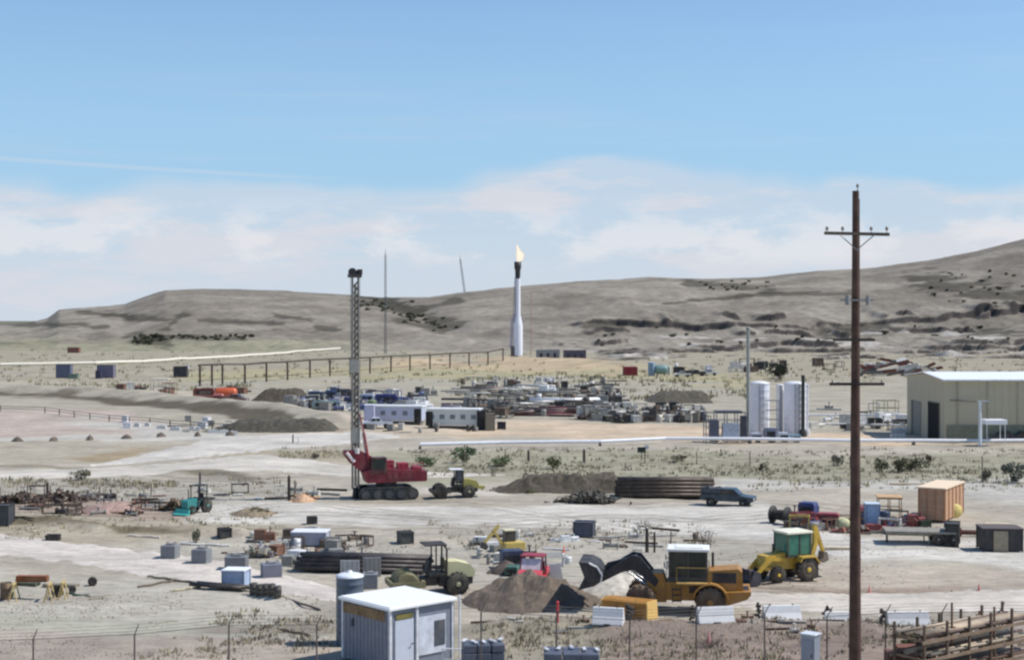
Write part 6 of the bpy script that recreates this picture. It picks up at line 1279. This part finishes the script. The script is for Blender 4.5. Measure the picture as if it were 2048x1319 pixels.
clutter((950, 1068, 1140, 1150), 30, 'around the small yellow excavator', K, ['grey', 'pale', 'brown', 'black', 'white'], 71, (.4, .8))
clutter((1190, 1056, 1430, 1098), 16, 'behind the wheel loader', ['girder', 'pallet', 'valve', 'drum'], ['grey', 'brown', 'pale'], 72, (.5, .9))
clutter((960, 1236, 1700, 1275), 22, 'on the bare dirt along the white barriers', ['girder', 'pallet', 'valve'], ['brown', 'rusty', 'grey', 'pale'], 73, (.3, .6))
clutter((200, 780, 500, 800), 18, 'on the bank beside the orange tank', ['crate', 'skid_unit', 'girder'], ['pale', 'brown', 'black', 'rusty'], 74, (1.0, 1.8))
clutter((250, 842, 480, 866), 16, 'along the low rail fence', ['girder', 'crate', 'pallet'], ['pale', 'white', 'grey'], 75, (.6, 1.1))
clutter((740, 858, 1010, 866), 10, 'under the white containers', ['drum', 'crate', 'girder'], ['pale', 'grey', 'black'], 76, (.6, 1.0))
# ------------------------------------------------------------------ bushes
n_b = 0
B = [(930, 924, 48, 34, (84, 102, 72), 'large green bush right of the drill rig, tallest in the scrub strip'), (850, 928, 50, 20, (96, 108, 74), 'green bush left of the tallest bush'), (1000, 930, 50, 20, (100, 112, 74), 'green bush between the tall bush and the dark post'), (1106, 936, 34, 26, (92, 96, 58), 'olive bush above the left end of the dark windrow'), (1360, 922, 34, 14, (92, 88, 66), 'brownish bush right of the small dark sign'),
     (1526, 944, 16, 22, (88, 88, 66), 'narrow dark bush left of the bush pair near the pole'), (1676, 930, 26, 24, (96, 98, 84), 'grey green bush just left of the utility pole'), (1764, 944, 30, 26, (86, 88, 62), 'dark olive bush, left end of the hedge right of the pole'), (1795, 944, 44, 30, (98, 98, 72), 'olive bush, middle of the hedge right of the pole'), (1836, 942, 40, 30, (90, 92, 66), 'olive bush, right end of the hedge right of the pole'),
     (1858, 924, 14, 18, (84, 76, 62), 'small brown bush against the pipeline'), (1974, 966, 24, 28, (84, 82, 70), 'dark bush behind the bright plank at the right edge'), (2030, 966, 56, 44, (104, 108, 96), 'large grey green bush at the right edge'), (1560, 756, 50, 36, (58, 62, 48), 'dark bush mass left of the white process tanks'), (1410, 1102, 46, 56, (120, 110, 98), 'tall bare bush behind the wheel loader cab'),
     (1420, 1290, 60, 24, (120, 106, 92), 'dry bush on the dirt right of the fence post'), (1830, 1318, 44, 60, (92, 100, 58), 'green weedy bush beside the rusty rack'), (1620, 1290, 60, 30, (106, 102, 84), 'dry bush behind the electrical cabinet'), (520, 1030, 40, 16, (96, 90, 62), 'low olive bush left of the tall dark post'), (632, 916, 16, 12, (88, 88, 66), 'small round bush at the fork of the roads'),
     (160, 960, 44, 22, (124, 122, 96), 'pale sage bush behind the stout post'), (1060, 988, 16, 10, (104, 108, 66), 'tiny green bush at the foot of the windrow'), (392, 1085, 22, 28, (94, 96, 78), 'bush behind the second concrete block'), (1290, 1056, 60, 16, (140, 134, 118), 'pale dry bush left of the twin dark posts')]
for k, (u, v, w, h, c, l) in enumerate(B): bush(u, v, w, h, l, c, seed=k % 4 + 1, bare=(k in (14, 15, 17, 23)))
def hill_bush(u, v, wpx, hpx, label, group, col=(84, 84, 64), seed=2):
    # walk the ray out to the hill
    Ds = np.arange(640.0, 1290.0, 3.0); hit = np.nonzero(H + (HOR - v) * Ds / F <= hill_z((u - CX) / F * Ds, Ds))[0]; D = float(Ds[hit[0]]) if len(hit) else 1290.0
    t = bpy.data.objects.new('juniper', None); COL.objects.link(t); x = (u - CX) / F * D; t.location = (x, D, float(hill_z(np.array(x), np.array(D))) - .3); tag(t, label, 'bush', group); s = F / D; key = ('hb', seed)
    if key not in _bushes:
        fo = bush_mesh(col, seed, 260, .16).build('foliage', mat(col, .95, var=.4, dust=.05), t); m = MB(); m.tube((0, 0, -.3), (0, 0, .5), .06, .03, 5); br = m.build('trunk', mat((80, 70, 60), .9), t); _bushes[key] = (fo, br)
    else:
        for q in _bushes[key]: c = q.copy(); COL.objects.link(c); c.parent = t
    t.scale = (wpx / s / 1.3, wpx / s / 1.3, hpx / s / 1.05); t.rotation_euler = (0, 0, random.uniform(0, 6))
rnd = random.Random(9)
for k in range(16): hill_bush(272 + k * 3.4 + rnd.uniform(-3, 3), rnd.uniform(676, 694), rnd.uniform(9, 15), rnd.uniform(8, 13), 'dark juniper in the dense clump under the left hill', 'junipers of the dense left clump', seed=1 + k % 3)
for k in range(24): hill_bush(325 + k * 8 + rnd.uniform(-4, 4), 676 + rnd.uniform(-3, 4), rnd.uniform(6, 12), rnd.uniform(5, 9), 'dark juniper in the line along the foot of the left hill', 'junipers along the foot of the left hill', seed=1 + k % 3)
for k in range(60):
    f = rnd.random(); hill_bush(735 + f * 150 + rnd.gauss(0, 12), 605 + f * 50 + rnd.gauss(0, 7), rnd.uniform(4, 10), rnd.uniform(3, 7), 'small juniper on the slope of the saddle between the hills', 'junipers of the saddle', seed=1 + k % 3)
for k in range(22): hill_bush(rnd.uniform(1400, 1540), rnd.uniform(562, 582), rnd.uniform(4, 8), rnd.uniform(3, 5), 'small juniper near the crest right of the flare', 'junipers near the crest', seed=1 + k % 3)
for k in range(26): hill_bush(rnd.uniform(1150, 2040), rnd.uniform(655, 700), rnd.uniform(5, 14), rnd.uniform(4, 8), 'small dark juniper under the bluffs at right', 'junipers under the bluffs', seed=1 + k % 3)
for k in range(26): hill_bush(rnd.uniform(1860, 2045), rnd.uniform(545, 612), rnd.uniform(4, 10), rnd.uniform(3, 7), 'small juniper on the high slope at the right edge', 'junipers of the high right slope', seed=1 + k % 3)
# ------------------------------------------------------------------ loose ground cover
def cover(name, label, zones, n, col, size, seed, kind='tuft'):
    rr = random.Random(seed); pts = []
    while len(pts) < n:
        u0, v0, u1, v1, wgt = rr.choice(zones)
        if rr.random() > wgt: continue
        u, v = rr.uniform(u0, u1), rr.uniform(v0, v1); pts.append((*PX(u, v), rr.random()))
    xs = np.array([p[0] for p in pts]); ys = np.array([p[1] for p in pts]); keep = fbm(xs / 7, ys / 7, seed, 4) > .47; zs = gz(xs, ys); b = MB()
    for (x, y, q), z, kp in zip(pts, zs, keep):
        if not kp: continue
        s = size * (.5 + q) * (1 if y < 130 else 1.5)
        if kind == 'tuft':
            for i in range(6):
                a = rr.uniform(0, 2 * PI); e = rr.uniform(.3, 1.0); ox, oy = rr.gauss(0, s * .5), rr.gauss(0, s * .5); w = s * .16
                b.add([(x + ox - w * math.sin(a), y + oy + w * math.cos(a), z - .03), (x + ox + w * math.sin(a), y + oy - w * math.cos(a), z - .03), (x + ox + s * .6 * math.cos(a) * e, y + oy + s * .6 * math.sin(a) * e, z + s * rr.uniform(.5, 1))], [(0, 1, 2)])
        else:
            n_ = 5; t0 = rr.uniform(0, 6); ring = [(x + s * .6 * math.cos(t0 + 2 * PI * i / n_) * rr.uniform(.6, 1.2), y + s * .6 * math.sin(t0 + 2 * PI * i / n_) * rr.uniform(.6, 1.2), z - .03) for i in range(n_)]
            b.add(ring + [(x + rr.uniform(-.2, .2) * s, y + rr.uniform(-.2, .2) * s, z + s * rr.uniform(.3, .6))], [(i, (i + 1) % n_, n_) for i in range(n_)])
    o = b.build(name, mat(col, .95, var=.45, dust=.15, scale=.4), None); tag(o, label, name.replace('_', ' '), kind='stuff')
cover('scrub', 'dry sage scrub growing in loose patches over the ground', [(800, 898, 2200, 950, 1), (-100, 958, 560, 996, .6), (-100, 1036, 560, 1084, .25), (-100, 1215, 670, 1319, .35), (950, 1245, 2048, 1319, .5), (560, 895, 700, 915, .1), (850, 1040, 1440, 1100, .25), (-100, 1180, 600, 1240, .1), (1500, 955, 2200, 985, .2)], 5200, (154, 146, 118), .22, 51)
cover('dark_scrub', 'darker brown scrub scattered through the sage', [(800, 900, 2200, 955, 1), (-100, 960, 560, 1040, .7), (440, 1230, 670, 1290, .3), (1000, 1250, 2048, 1319, .5), (950, 1045, 1440, 1090, .3), (560, 1090, 900, 1150, .15)], 2000, (120, 108, 90), .20, 52)
cover('far_scrub', 'scrub tufts on the far plain below the hills', [(-100, 695, 2200, 765, 1), (-100, 770, 500, 780, .2), (900, 755, 1500, 800, .25)], 3200, (136, 132, 102), .55, 53)
cover('stones', 'loose stones and clods scattered over the dirt', [(-100, 1230, 670, 1319, .5), (920, 1235, 2100, 1319, 1), (300, 1060, 1500, 1140, .4), (-100, 1180, 670, 1230, .3), (1500, 1060, 2100, 1180, .2), (-100, 960, 560, 1040, .4)], 8000, (150, 138, 124), .12, 54, 'stone')
